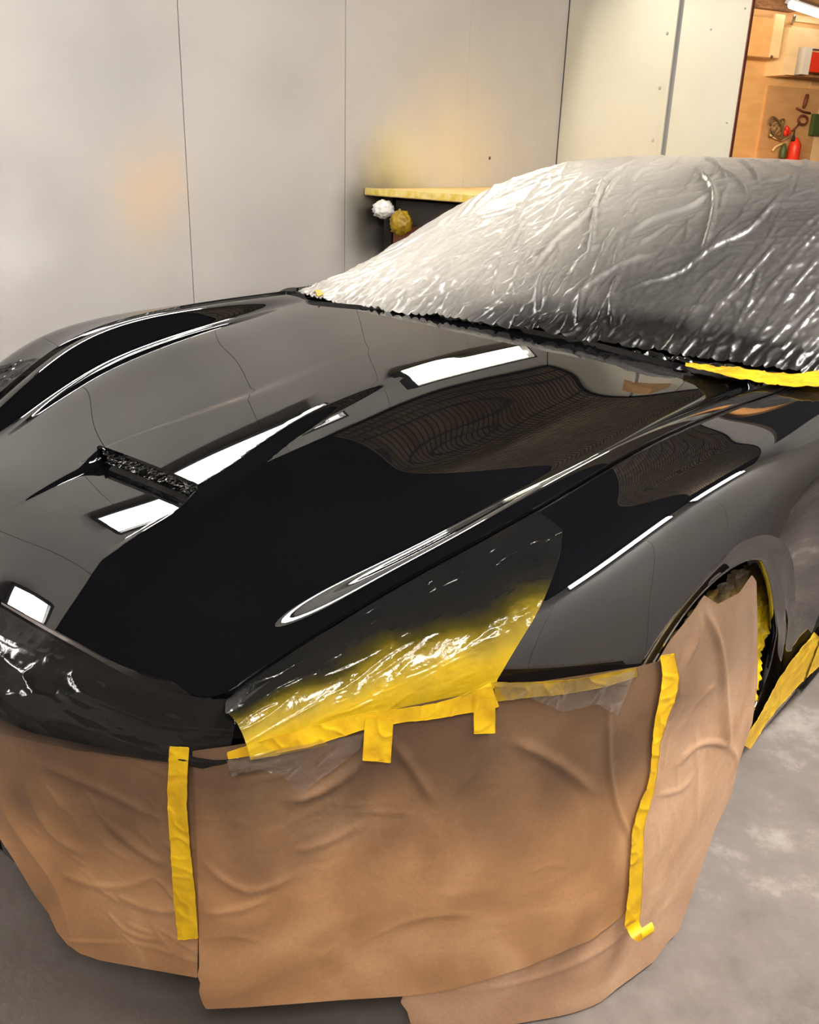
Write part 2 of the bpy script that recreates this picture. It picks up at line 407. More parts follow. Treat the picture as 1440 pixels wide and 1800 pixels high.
# headlamp film: overspray fades from black to clear over yellow tape
def film_mat(name, stops, rough=.11, bump=.25, scale=28.):
    m, nt, b = new_mat(name); g = N(nt, 'ShaderNodeNewGeometry')
    at = N(nt, 'ShaderNodeAttribute', attribute_name='spray')
    nz = N(nt, 'ShaderNodeTexNoise', Scale=16., Detail=4.); link(nt, g.outputs['Position'], nz.inputs['Vector'])
    ad = N(nt, 'ShaderNodeMath', operation='MULTIPLY_ADD'); link(nt, nz.outputs['Fac'], ad.inputs[0]); ad.inputs[1].default_value = .5; link(nt, at.outputs['Fac'], ad.inputs[2])
    sb = N(nt, 'ShaderNodeMath', operation='SUBTRACT'); link(nt, ad.outputs[0], sb.inputs[0]); sb.inputs[1].default_value = .25
    r = ramp(nt, sb.outputs[0], stops); link(nt, r.outputs['Color'], b.inputs['Base Color']); b.inputs['Roughness'].default_value = rough; b.inputs['Specular IOR Level'].default_value = .28
    w1 = N(nt, 'ShaderNodeTexVoronoi', Scale=scale, feature='DISTANCE_TO_EDGE'); link(nt, g.outputs['Position'], w1.inputs['Vector'])
    w2 = N(nt, 'ShaderNodeTexNoise', Scale=30., Detail=5., Distortion=1.5); link(nt, g.outputs['Position'], w2.inputs['Vector'])
    bp = N(nt, 'ShaderNodeBump', Strength=bump, Distance=.006); link(nt, w2.outputs['Fac'], bp.inputs['Height']); link(nt, bp.outputs['Normal'], b.inputs['Normal'])
    return m
M['hl_film'] = film_mat('oversprayed_film', [(.0, (.006, .006, .006)), (.28, (.010, .009, .007)), (.48, srgb(50, 44, 14)), (.66, srgb(104, 88, 22)), (.85, srgb(142, 120, 36)), (1., srgb(172, 142, 26))])
M['well_film'] = film_mat('wheel_arch_film', [(.0, srgb(30, 24, 12)), (.35, srgb(84, 66, 34)), (.6, srgb(128, 104, 18)), (.9, srgb(210, 178, 12))], rough=.3)
# clear plastic with black overspray: see-through share in attribute "clear"
def clear_film(name, col, rough=.09, bump=.12, lo=0., hi=1.):
    m, nt, b = new_mat(name); g = N(nt, 'ShaderNodeNewGeometry')
    b.inputs['Base Color'].default_value = (*col, 1); b.inputs['Roughness'].default_value = rough; b.inputs['Specular IOR Level'].default_value = .2
    at = N(nt, 'ShaderNodeAttribute', attribute_name='clear')
    nz = N(nt, 'ShaderNodeTexNoise', Scale=7., Detail=4.); link(nt, g.outputs['Position'], nz.inputs['Vector'])
    ad = N(nt, 'ShaderNodeMath', operation='MULTIPLY_ADD'); link(nt, nz.outputs['Fac'], ad.inputs[0]); ad.inputs[1].default_value = .3; link(nt, at.outputs['Fac'], ad.inputs[2])
    mr = N(nt, 'ShaderNodeMapRange'); link(nt, ad.outputs[0], mr.inputs['Value']); mr.inputs['From Min'].default_value = .15; mr.inputs['From Max'].default_value = 1.15; mr.inputs['To Min'].default_value = 1.; mr.inputs['To Max'].default_value = .12
    link(nt, mr.outputs['Result'], b.inputs['Alpha'])
    w2 = N(nt, 'ShaderNodeTexNoise', Scale=22., Detail=5., Distortion=.5); link(nt, g.outputs['Position'], w2.inputs['Vector'])
    bp = N(nt, 'ShaderNodeBump', Strength=bump, Distance=.006); link(nt, w2.outputs['Fac'], bp.inputs['Height']); link(nt, bp.outputs['Normal'], b.inputs['Normal'])
    return m
M['nose_black'] = film_mat('black_crumpled_film', [(0, (.008, .008, .008)), (1, (.02, .018, .014))], rough=.14)
M['nose_black'].node_tree.nodes['Principled BSDF'].inputs['Specular IOR Level'].default_value = .9
M['nose_film'] = clear_film('black_sprayed_film', (.008, .0075, .007))
# silvery film over cabin
m, nt, b = new_mat('silvery_cabin_film'); M['cabin_film'] = m; g = N(nt, 'ShaderNodeNewGeometry')
at = N(nt, 'ShaderNodeAttribute', attribute_name='spray')
r = ramp(nt, at.outputs['Fac'], [(.0, srgb(196, 190, 178)), (.4, srgb(132, 128, 121)), (.7, srgb(66, 64, 62)), (1., srgb(20, 19, 19))])
link(nt, r.outputs['Color'], b.inputs['Base Color']); b.inputs['Roughness'].default_value = .33; b.inputs['Metallic'].default_value = .0; b.inputs['Specular IOR Level'].default_value = .7
w2 = N(nt, 'ShaderNodeTexNoise', Scale=55., Detail=5., Distortion=.8); link(nt, g.outputs['Position'], w2.inputs['Vector'])
bp = N(nt, 'ShaderNodeBump', Strength=.22, Distance=.005); link(nt, w2.outputs['Fac'], bp.inputs['Height']); link(nt, bp.outputs['Normal'], b.inputs['Normal'])
# back room
M['ply'] = wood_mat('plywood', srgb(222, 172, 112), srgb(232, 186, 126), sc=(2, 2, 6))
M['ply2'] = wood_mat('plywood_pale', srgb(238, 208, 158), srgb(244, 218, 172), sc=(2, 2, 6))
M['ply3'] = wood_mat('plywood_dark', srgb(196, 150, 102), srgb(206, 162, 112), sc=(2, 2, 6))
M['beam'] = wood_mat('old_beam', srgb(120, 84, 54), srgb(160, 118, 80), sc=(6, 6, 20))
M['red'] = simple('red_plastic', srgb(226, 60, 34), .4)
M['white'] = simple('white_enamel', srgb(225, 222, 216), .4)
M['pink'] = simple('pink_disc', srgb(220, 190, 170), .6)
M['green'] = simple('green_plastic', srgb(70, 90, 50), .5)
M['brownsteel'] = simple('rusty_steel', srgb(120, 66, 52), .6, .3)
M['cable'] = simple('grey_cable', srgb(120, 100, 66), .6)
M['cream'] = simple('cream_plastic', srgb(230, 206, 150), .5)
M['dark_tone'] = simple('dark_clutter', (.02, .015, .012), .7)
def emit(name, col, k):
    m, nt, b = new_mat(name); b.inputs['Base Color'].default_value = (*col, 1); b.inputs['Emission Color'].default_value = (*col, 1); b.inputs['Emission Strength'].default_value = k; return m
M['diff'] = emit('lamp_diffuser', (1., .965, .925), 5.)
M['diff_side'] = emit('lamp_diffuser_side', (1., .965, .925), 12.)
M['tube'] = emit('lamp_tube', (1., .97, .935), 125.)
M['diff_w'] = emit('lamp_diffuser_warm', (1., .94, .78), 6.)
M['tube_w'] = emit('lamp_tube_warm', (1., .94, .78), 80.)
M['tube_far'] = emit('lamp_tube_far', (1., .93, .82), 4.)

# ------------------------------------------------------------------ room shell
def structure(o): o['kind'] = 'structure'; return o
U0, U1, V1, HC = -6.0, 3.0, 4.25, 2.78
DOOR_V0, DOOR_V1 = 1.226, 3.3
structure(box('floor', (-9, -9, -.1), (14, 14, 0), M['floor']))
wl = structure(box('wall_left', (U0, -.10, 0), (U1+.1, -.034, HC), M['seam'], tf=r2w))
for k in range(-6, 3):
    g = .0022 if k != 2 else .0006
    g2 = .0022 if k+1 != 2 else .0006
    box('wall_panel', (k+g, -.034, 0), (k+1-g2, 0, HC), M['wall'], wl, tf=r2w)
wb = structure(box('wall_back', (U1+.034, 0, 0), (U1+.046, DOOR_V0-.006, HC), M['wall2'], tf=r2w))
box('wall_panel', (U1, .003, 0), (U1+.034, .772, HC), M['wall2'], wb, tf=r2w)
box('wall_panel', (U1, .806, 0), (U1+.034, DOOR_V0-.004, HC), M['wall2'], wb, tf=r2w)
box('joint_strip', (U1-.010, .752, 0), (U1+.004, .776, HC), M['wall2'], wb, tf=r2w)
box('joint_groove', (U1+.012, .772, 0), (U1+.034, .806, HC), M['groove'], wb, tf=r2w)
box('edge_trim', (U1-.001, DOOR_V0-.005, 0), (U1+.030, DOOR_V0+.001, HC), M['brownsteel'], wb, tf=r2w)
box('corner_strip', (U1-.004, 0, 0), (U1, .006, HC), M['seam'], wb, tf=r2w)
box('wall_panel', (U1, DOOR_V1, 0), (U1+.09, V1, HC), M['wallp'], wb, tf=r2w)
box('lintel', (U1, DOOR_V0, 2.5), (U1+.09, DOOR_V1, HC), M['wallp'], wb, tf=r2w)
def backpt(px, py):
    o, d = ray(px, py); q = ROOM_P0+RU*U1; k = ((q-o[:2])@RU)/(d[:2]@RU); return o+d*k
for px, py in [(1173, 59), (1160, 155), (1148, 247), (1310, 15), (1278, 216), (1250, 52)]:
    p = backpt(px, py)
    if abs(px-1250) < 1 or px > 1260: r_ = .006
    else: r_ = .010
    lathe('screw', [(r_, 0), (r_*.8, .004), (r_*.3, .005)], M['screw'], wb, loc=p, axis=(-RU[0], -RU[1], 0), n=10)
p = wallpt(861, 278)
lathe('drilled_hole', [(.011, 0), (.009, .002), (.004, .0025)], M['brownsteel'], wl, loc=p, axis=(RV[0], RV[1], 0), n=12)
wr = structure(box('wall_right', (U0, V1+.034, 0), (U1+.1, V1+.1, HC), M['seam'], tf=r2w))
for k in range(-6, 3): box('wall_panel', (k+.002, V1, 0), (k+.998, V1+.034, HC), M['wallp'], wr, tf=r2w)
structure(box('wall_front', (U0-.1, -.1, 0), (U0, V1+.1, HC), M['wallp'], tf=r2w))
cl = structure(box('ceiling', (U0-.1, -.1, HC), (U1+.1, V1+.1, HC+.1), M['ceil'], tf=r2w))
FU0, FU1, FV0, FV1 = .35, 2.9, .08, 3.6
box('filter_mat', (FU0, FV0, HC-.02), (FU1, FV1, HC-.002), M['filter'], cl, tf=r2w)
for k in range(int((FU1-FU0)/.06)+1): box('filter_wire', (FU0+k*.06, FV0, HC-.026), (FU0+k*.06+.006, FV1, HC-.02), M['filter_wire'], cl, tf=r2w)
for k in range(int((FV1-FV0)/.08)+1): box('filter_wire', (FU0, FV0+k*.08, HC-.03), (FU1, FV0+k*.08+.006, HC-.024), M['filter_wire'], cl, tf=r2w)

# light fixtures along the tops of both long walls
def fixture(uc, left, warm, label, L=1.42, zc_=2.36, h=.10):
    s_ = 1 if left else -1; v0 = 0 if left else V1
    b0 = r2w([uc, v0, zc_-.16])
    e = empty('light_fixture', tuple(b0), label, 'lamp', 'booth light fixtures')
    # profile of a trough leaning off the wall: (v, z), opening faces out and down
    tilt = math.radians(28)
    ax = np.array([math.cos(tilt), -math.sin(tilt)]); up = np.array([math.sin(tilt), math.cos(tilt)])   # out-normal, along face
    c = np.array([.12+.35*h, zc_])
    lip = .055 if left else .014
    def prof(q): p = c+ax*q[0]+up*q[1]; return (v0+s_*p[0], p[1])
    def ext(name, pr, mat, u0, u1, cap=True):
        P = [prof(q) for q in pr]; n = len(P)
        V = [(u0, *p) for p in P]+[(u1, *p) for p in P]
        F_ = [(i, (i+1) % n, n+(i+1) % n, n+i) for i in range(n)]
        if cap: F_ += [tuple(range(n)), tuple(range(2*n-1, n-1, -1))]
        return fix_normals(mesh(name, r2w(np.array(V)), F_, mat, e, smooth=False))
    u0, u1 = uc-L/2, uc+L/2
    ext('housing', [(-.07, -h-.02), (lip, -h-.02), (lip, -h), (-.02, -h), (-.02, h), (lip, h), (lip, h+.02), (-.07, h+.02)], M['seam'], u0, u1)
    for a, b in ((u0, u0+.02), (u1-.02, u1)): ext('end_cap', [(-.07, -h-.02), (lip, -h-.02), (lip, h+.02), (-.07, h+.02)], M['seam'], a, b)
    ext('diffuser', [(-.018, -h+.004), (-.010, -h+.004), (-.010, h-.004), (-.018, h-.004)], M['diff_w' if warm else ('diff' if left else 'diff_side')], u0+.022, u1-.022)
    for q in ((.15*h,) if left else (-.35*h, .4*h)):
        a = prof((.010, q)); A = r2w([u0+.03, *a]); B = r2w([u1-.03, *a])
        tube('fluorescent_tube', [A, A+(B-A)*.5, B], .018, M['tube_w' if warm else 'tube'], e, n=10)
    return e
fixture(-5.0, True, False, 'fluorescent light trough on panelled wall, nearest the front wall')
fixture(-3.1, True, False, 'fluorescent light trough on panelled wall beside the car nose')
fixture(-.45, True, False, 'fluorescent light trough on panelled wall beside the hood', L=1.7)
fixture(1.78, True, True, 'warm fluorescent light trough on panelled wall beside the cabin')
fixture(-3.2, False, False, 'fluorescent light trough on side wall behind the camera')
fixture(-1.15, False, False, 'fluorescent light trough on side wall beside the front wheel', zc_=2.27, h=.17)
fixture(.75, False, False, 'fluorescent light trough on side wall beside the door', zc_=2.27, h=.17)

# ------------------------------------------------------------------ car body surface
# feature lines along the car (functions of X): centre, hood crown, crease, edge line of the clamshell, shoulder, flank, sill
zc = tab((.1, .53), (.2, .60), (.26, .635), (.33, .668), (.42, .703), (.57, .743), (.7, .772), (.85, .802), (1.0, .828), (1.2, .857), (1.4, .878), (1.6, .893), (2.2, .92))
Cy = tab((.2, .44), (.3, .465), (.45, .49), (.56, .52), (.68, .565), (.79, .60), (.95, .64), (1.2, .665), (1.6, .69), (2.2, .71))
Cz = tab((.1, .52), (.2, .582), (.3, .631), (.37, .658), (.45, .683), (.57, .7155), (.7, .754), (.85, .794), (1.0, .820), (1.2, .844), (1.4, .860), (1.6, .875), (2.2, .90))
Ey = tab((.2, .485), (.3, .525), (.45, .58), (.57, .622), (.70, .675), (.85, .725), (1.0, .748), (1.2, .765), (1.4, .78), (1.6, .795), (2.2, .82))
Ez = tab((.1, .50), (.2, .562), (.3, .615), (.37, .653), (.45, .689), (.57, .736), (.70, .785), (.85, .836), (1.0, .866), (1.2, .881), (1.4, .884), (1.6, .883), (2.2, .885))
ST = [.30, .45, .57, .70, .85, 1.0, 1.2, 1.4, 1.7, 2.2]
def side(*yz): a = np.array(yz, float); return natspl(ST, a[:, 0]), natspl(ST, a[:, 1])
SIDE = [
 side((.57, .630), (.640, .678), (.700, .733), (.750, .783), (.795, .833), (.820, .860), (.835, .875), (.845, .877), (.860, .872), (.88, .875)),
 side((.60, .605), (.685, .645), (.770, .710), (.832, .774), (.873, .826), (.893, .849), (.905, .853), (.910, .842), (.915, .832), (.925, .83)),
 side((.61, .560), (.700, .585), (.800, .640), (.877, .680), (.920, .720), (.938, .745), (.945, .755), (.940, .740), (.943, .740), (.95, .74)),
 side((.605, .48), (.705, .500), (.810, .550), (.890, .580), (.935, .620), (.955, .640), (.957, .640), (.947, .600), (.955, .600), (.96, .60)),
 side((.60, .38), (.700, .380), (.800, .400), (.885, .430), (.930, .450), (.950, .450), (.950, .450), (.925, .430), (.935, .430), (.94, .43)),
 side((.58, .20), (.680, .200), (.780, .200), (.860, .200), (.900, .200), (.915, .200), (.915, .200), (.900, .150), (.900, .150), (.905, .15))]
TK = np.array([0, .18, .36, .54, .575, .609, .660, .72, .79, .87, .97, 1.08, 1.25, 1.5])
T_E = .72
_mid = lambda a, b, t: a+(b-a)*t
def body_lines(X):
    c, cy, cz, ey, ez = zc(X), Cy(X), Cz(X), Ey(X), Ez(X)
    crown = lambda k: c-(c-cz)*k**2
    L = [(X*0, c), (cy*.32, crown(.32)), (cy*.63, crown(.63)), (cy-.034, cz+.0011), (cy, cz),
         (_mid(cy, ey, .30), _mid(cz, ez, .53)), (_mid(cy, ey, .63), _mid(cz, ez, 1.03)), (ey, ez)]
    L += [(fy(X), fz(X)) for fy, fz in SIDE]
    return np.array([l[0] for l in L]), np.array([l[1] for l in L])
_TF = np.r_[-TK[:0:-1], TK]
def _spl_mat(x, q):
    n = len(x); return natspl(x, np.eye(n))(q)
def BODY(X, T):
    """point of the car's skin: X station, T signed girth (minus = right side)"""
    X = np.asarray(X, float); T = np.asarray(T, float)
    Y, Z = body_lines(X)
    Yf = np.r_[-Y[:0:-1], Y]; Zf = np.r_[Z[:0:-1], Z]
    W_ = _spl_mat(_TF, T)                       # (n, lines)
    return np.stack([X, (W_*Yf.T).sum(1), (W_*Zf.T).sum(1)], -1)
SCOOP_X, SCOOP_F, SCOOP_W = .578, .405, .152
def HOOD(X, T):
    P = BODY(X, T); y = np.abs(P[:, 1]); x = P[:, 0]
    half = .168-.055*sstep(SCOOP_X, .95, x)
    soft = .022+.012*sstep(SCOOP_X, 1.1, x)
    rise = np.where(y < SCOOP_W, sstep(SCOOP_X-.0012, SCOOP_X-.0008, x), sstep(SCOOP_X-.05, SCOOP_X, x))
    P[:, 2] += .018*np.clip(1-(x-SCOOP_X)/1.05, 0, 1)**3.2*(1-sstep(half-soft, half+soft*.5, y))*rise
    ramp_ = .012*np.clip((x-SCOOP_F+.02)/(SCOOP_X-SCOOP_F+.02), 0, 1)**1.25*(x < SCOOP_X-.001)*(1-sstep(SCOOP_W-.012, SCOOP_W, y))
    P[:, 2] -= ramp_
    return P
def lip_x(y): return LIPF(np.abs(y))
LIPF = tab((0, .250), (.14, .257), (.3, .268), (.39, .282), (.46, .296), (.50, .308), (.54, .333), (.60, .38))
def rear_x(y): return 1.642-.040*sstep(.2, .6, np.abs(y))+.11*sstep(.62, .82, np.abs(y))
HL = smooth_line([(989, 932), (986, 968), (972, 1015), (950, 1066), (915, 1125), (872, 1196)], 30)      # headlamp rear edge
SEAM = [(872, 1196), (940, 1199), (1018, 1198), (1085, 1187), (1120, 1177)]
FLARE = smooth_line([(1120, 1177), (1173, 1096), (1236, 1020), (1284, 967), (1324, 944), (1360, 942), (1387, 967), (1397, 1015), (1398, 1075), (1394, 1131), (1376, 1211), (1330, 1293)], 60)
def mir(P): Q = np.array(P); Q[:, 1] = np.abs(Q[:, 1]); return Q
car = empty('sports_car', (CAR_T[0], CAR_T[1], 0), 'black sports car with masked nose, headlamps, wheel and cabin', 'car')
GAP = .0022
Xh = np.r_[np.arange(.235, .569, .008), .570, .5738, .5755, .5758, .5764, .5766, .578, .5794, .5796, .5800, .582, .586, np.arange(.59, 1.66, .008)]
Th = np.arange(-T_E, T_E+.0001, .008); Th = np.unique(np.r_[np.linspace(-T_E+GAP, T_E-GAP, 181), np.linspace(-.19, -.13, 20), np.linspace(.13, .19, 20)])
hood = surf('hood', Xh, Th, HOOD, [lambda P, u, v: P[:, 0]-lip_x(P[:, 1]), lambda P, u, v: rear_x(P[:, 1])-P[:, 0],
    lambda P, u, v: np.maximum(np.abs(P[:, 1])-SCOOP_W+.002, np.abs(P[:, 0]-SCOOP_X)-.0018)],
    M['paint'], car, thick=.007)
for sgn in (1, -1):
    Tf = np.linspace(T_E+GAP, 1.5, 120)*sgn
    fl = [lambda P, u, v: -sdpoly(pj(mir(P)), np.r_[HL, [(872, 1196), (300, 1400), (300, 1000), (700, 1000), (931, 904)]]),
          lambda P, u, v: -np.where(P[:, 2] < .9, sdpoly(pj(mir(P)), np.r_[SEAM, [(1150, 3500), (-500, 3500), (-500, 1190)]]), -1),
          lambda P, u, v: -sdpoly(pj(mir(P)), np.r_[FLARE, [(1320, 1310), (1250, 2600), (600, 2600)]]),
          lambda P, u, v: 1.70-P[:, 0]]
    surf('fender', np.arange(.4, 1.71, .01), Tf, BODY, fl, M['paint'], car, flip=(sgn < 0))
    surf('door', np.arange(1.706, 2.75, .03), Tf, BODY, [], M['paint'], car, flip=(sgn < 0), thick=.012)
# crumpled film stuffed into the scoop mouth
yy = np.linspace(-SCOOP_W+.004, SCOOP_W-.004, 90); hh = np.linspace(0, 1, 18)
Yg, Hg = np.meshgrid(yy, hh, indexing='ij')
_c = zc(np.full(Yg.size, SCOOP_X)).reshape(Yg.shape); base = _c-.014; top = _c+.0165
nz = .010*(ridge(n2(Yg*38, Hg*2.2+3))+.6*ridge(n2(Yg*70+9, Hg*4)))-.004
V = np.stack([SCOOP_X+.012-nz, Yg, base+(top-base)*Hg], -1).reshape(-1, 3)
mesh('scoop_film', c2w(V), grid_faces(90, 18), M['nose_black'], car)
# wheel-arch flange: from the flare edge in to the opening
bvh_src = [o for o in car.children if o.name.startswith('fender')]
INNER = smooth_line([(1150, 1166), (1182, 1113), (1240, 1038), (1289, 998), (1324, 984), (1351, 989), (1369, 1015), (1380, 1069), (1378, 1131), (1360, 1211), (1319, 1293)], 60)
def on_body(px, py):
    """meet the flank surface along the sight line (flank only)"""
    lo, hi = .80, 1.0
    for _ in range(40):
        m = (lo+hi)/2; p = at_y(px, py, m)
        # flank Y at this X,Z
        tt = np.linspace(.87, 1.5, 120); q = BODY(np.full(120, p[0]), tt); yb_ = np.interp(-p[2], -q[:, 2], q[:, 1])
        if yb_ > m: lo = m
        else: hi = m
    return at_y(px, py, (lo+hi)/2)
FL3 = np.array([on_body(*q) for q in FLARE])
IN3 = np.array([at_y(*q, y-.007) for q, y in zip(INNER, FL3[:, 1])])
ARC_IN = IN3.copy()
for sgn in (1, -1):
    rows = []
    for f in np.linspace(0, 1, 9):
        r_ = FL3*(1-f)+IN3*f; r_[:, 1] -= .003*math.sin(math.pi*f); rows.append(r_)
    deep = IN3.copy(); deep[:, 1] -= .03; rows.append(deep)
    V = np.array(rows); V[..., 1] *= sgn
    mesh('arch_flange', c2w(V.reshape(-1, 3)), grid_faces(len(rows), 60, flip=(sgn > 0)), M['paint'], car)
    # liner: black tunnel behind the opening
    c0 = np.array([1.07, 0, .36]); rows = []
    for yv, k in ((.885, 1.04), (.86, 1.08), (.70, 1.10), (.62, .9), (.60, .02)):
        r_ = c0+(IN3-c0)*k; r_[:, 1] = yv; rows.append(r_)
    V = np.array(rows); V[..., 1] *= sgn
    mesh('wheel_arch_liner', c2w(V.reshape(-1, 3)), grid_faces(len(rows), 60), M['black'], car)
    # wheel
    wc = c2w([1.05, .73*sgn, .345]); axv = (AY[0]*sgn, AY[1]*sgn, 0)
    wh = lathe('wheel', [(.22, -.10), (.315, -.105), (.338, -.08), (.345, 0), (.338, .08), (.315, .105), (.24, .10)], M['rubber'], car, loc=wc, axis=axv, n=48)
    lathe('wheel_rim', [(.23, .06), (.24, .102), (.225, .10), (.20, .07), (.07, .05), (.06, .075), (.02, .08)], M['alloy'], wh, loc=wc, axis=axv, n=40)
# headlamp lenses beneath the film (kept a little under the skin)
def inset(fn, d):
    def f(X, T):
        P = fn(X, T); P[:, 1] -= np.sign(T)*d; P[:, 2] -= d; return P
    return f
for sgn in (1, -1):
    surf('headlamp', np.arange(.34, .82, .012), np.linspace(T_E+.01, .98, 40)*sgn, inset(BODY, .012),
         [lambda P, u, v: sdpoly(pj(mir(P)), np.r_[HL, [(700, 1250), (430, 1300), (425, 1215), (700, 1025), (931, 915)]])], M['lampglass'], car, flip=(sgn < 0))
# nose / bumper shell, beneath film and paper
KB = np.array([(.60, -.80), (.38, -.645), (.235, -.45), (.165, -.19), (.155, 0), (.165, .19), (.19, .30), (.235, .45), (.29, .56), (.38, .645), (.46, .71), (.555, .80), (.66, .87), (.77, .91), (.90, .94), (1.1, .95), (1.4, .95)])
KF = np.array([(.63, -.78), (.41, -.625), (.262, -.43), (.19, -.18), (.18, 0), (.19, .185), (.213, .29), (.257, .435), (.312, .542), (.40, .63), (.478, .698), (.57, .80), (.685, .895), (.80, .945), (.94, .965), (1.15, .97), (1.4, .97)])
_ks = np.arange(len(KB)).astype(float)
fKB = natspl(_ks, KB); fKF = natspl(_ks, KF)
def WRAP(K, Z):
    """upright skin round nose and wheel that the paper hangs on: K runs round the plan, Z is height"""
    a = sstep(.50, .0, Z)**1.0; a = np.clip((.52-Z)/.52, 0, 1)**1.7
    B, F0 = fKB(K), fKF(K); XY = B+(F0-B)*a[:, None]
    return np.stack([XY[:, 0], XY[:, 1], Z], -1)
def BUMP(K, Z):
    P = WRAP(K, Z); i = .035; P[:, 0] += i; P[:, 1] -= np.sign(P[:, 1])*i; return P
surf('bumper', np.linspace(.2, 12, 70), np.linspace(.14, .56, 20), BUMP, [], M['paint'], car, flip=True)
# cowl, windscreen, roof shell (beneath the film)
def CABIN(X, A):
    """A in -1..1 across, arc-length-like"""
    ph = np.interp(np.abs(A), _CA, _CP)
    n_ = 3.4; yb_ = .805-.02*sstep(2.2, 3.6, X)-.12*sstep(3.4, 4.4, X)
    yn = np.sin(ph)**(2/n_); zn = np.cos(ph)**(2/n_)
    y = yb_*yn*np.sign(A)
    xe = X-.115*np.abs(y/.75)**2.2*(1-sstep(2.3, 3.0, X))
    zt = ZT(xe); zb = .872
    return np.stack([X, y, zb+(np.maximum(zt, zb+.004)-zb)*zn], -1)
ZT = tab((1.45, .82), (1.62, .897), (1.75, .957), (1.85, 1.003), (2.0, 1.074), (2.2, 1.163), (2.4, 1.238), (2.6, 1.287), (2.8, 1.309), (3.1, 1.315), (3.4, 1.300), (3.8, 1.23), (4.2, 1.10), (4.5, .98))
_ph = np.linspace(0, math.pi/2, 2000); _cy = np.sin(_ph)**(2/3.4)*.8; _cz = np.cos(_ph)**(2/3.4)*.32
_ca = np.r_[0, np.cumsum(np.hypot(np.diff(_cy), np.diff(_cz)))]; _CA = _ca/_ca[-1]; _CP = _ph
def CAB_IN(X, A):
    P = CABIN(X, A); P[:, 2] -= .022; P[:, 1] *= .975; return P
surf('windscreen', np.arange(1.60, 2.45, .03), np.linspace(-.97, .97, 50), CAB_IN, [lambda P, u, v: P[:, 2]-.86], M['dark_glass'], car)
surf('roof', np.arange(2.43, 4.25, .04), np.linspace(-.99, .99, 60), CAB_IN, [], M['paint'], car)
def COWL(X, Y): return np.stack([X, Y, .855+.02*(1-(Y/.8)**2)-.25*np.maximum(X-1.66, 0)*0], -1)
surf('cowl_panel', np.linspace(1.50, 1.80, 8), np.linspace(-.80, .80, 30), COWL, [], M['black'], car)
# rear deck and underbody so the car is a whole body
surf('rear_deck', np.linspace(4.1, 4.7, 10), np.linspace(-.93, .93, 24), lambda X, Y: np.stack([X, Y*(1-.12*sstep(4.3, 4.75, X)), .93-.10*np.abs(Y)**3-.3*np.maximum(X-4.5, 0)], -1), [], M['paint'], car)
for sgn in (1, -1):
    surf('rear_fender', np.arange(2.756, 4.70, .05), np.linspace(T_E, 1.5, 40)*sgn, lambda X, T: BODY(np.full_like(X, 2.3), T)+np.stack([X-2.3, -np.sign(T)*.09*np.clip((X-4.1)/.6, 0, 1)**2, X*0], -1), [], M['paint'], car, flip=(sgn < 0))
    wc = c2w([3.72, .76*sgn, .345]); axv = (AY[0]*sgn, AY[1]*sgn, 0)
    wh = lathe('wheel', [(.22, -.10), (.315, -.105), (.338, -.08), (.345, 0), (.338, .08), (.315, .105), (.24, .10)], M['rubber'], car, loc=wc, axis=axv, n=40)
box('underbody', (.95, -.62, .14), (4.5, .62, .30), M['black'], car, tf=c2w)

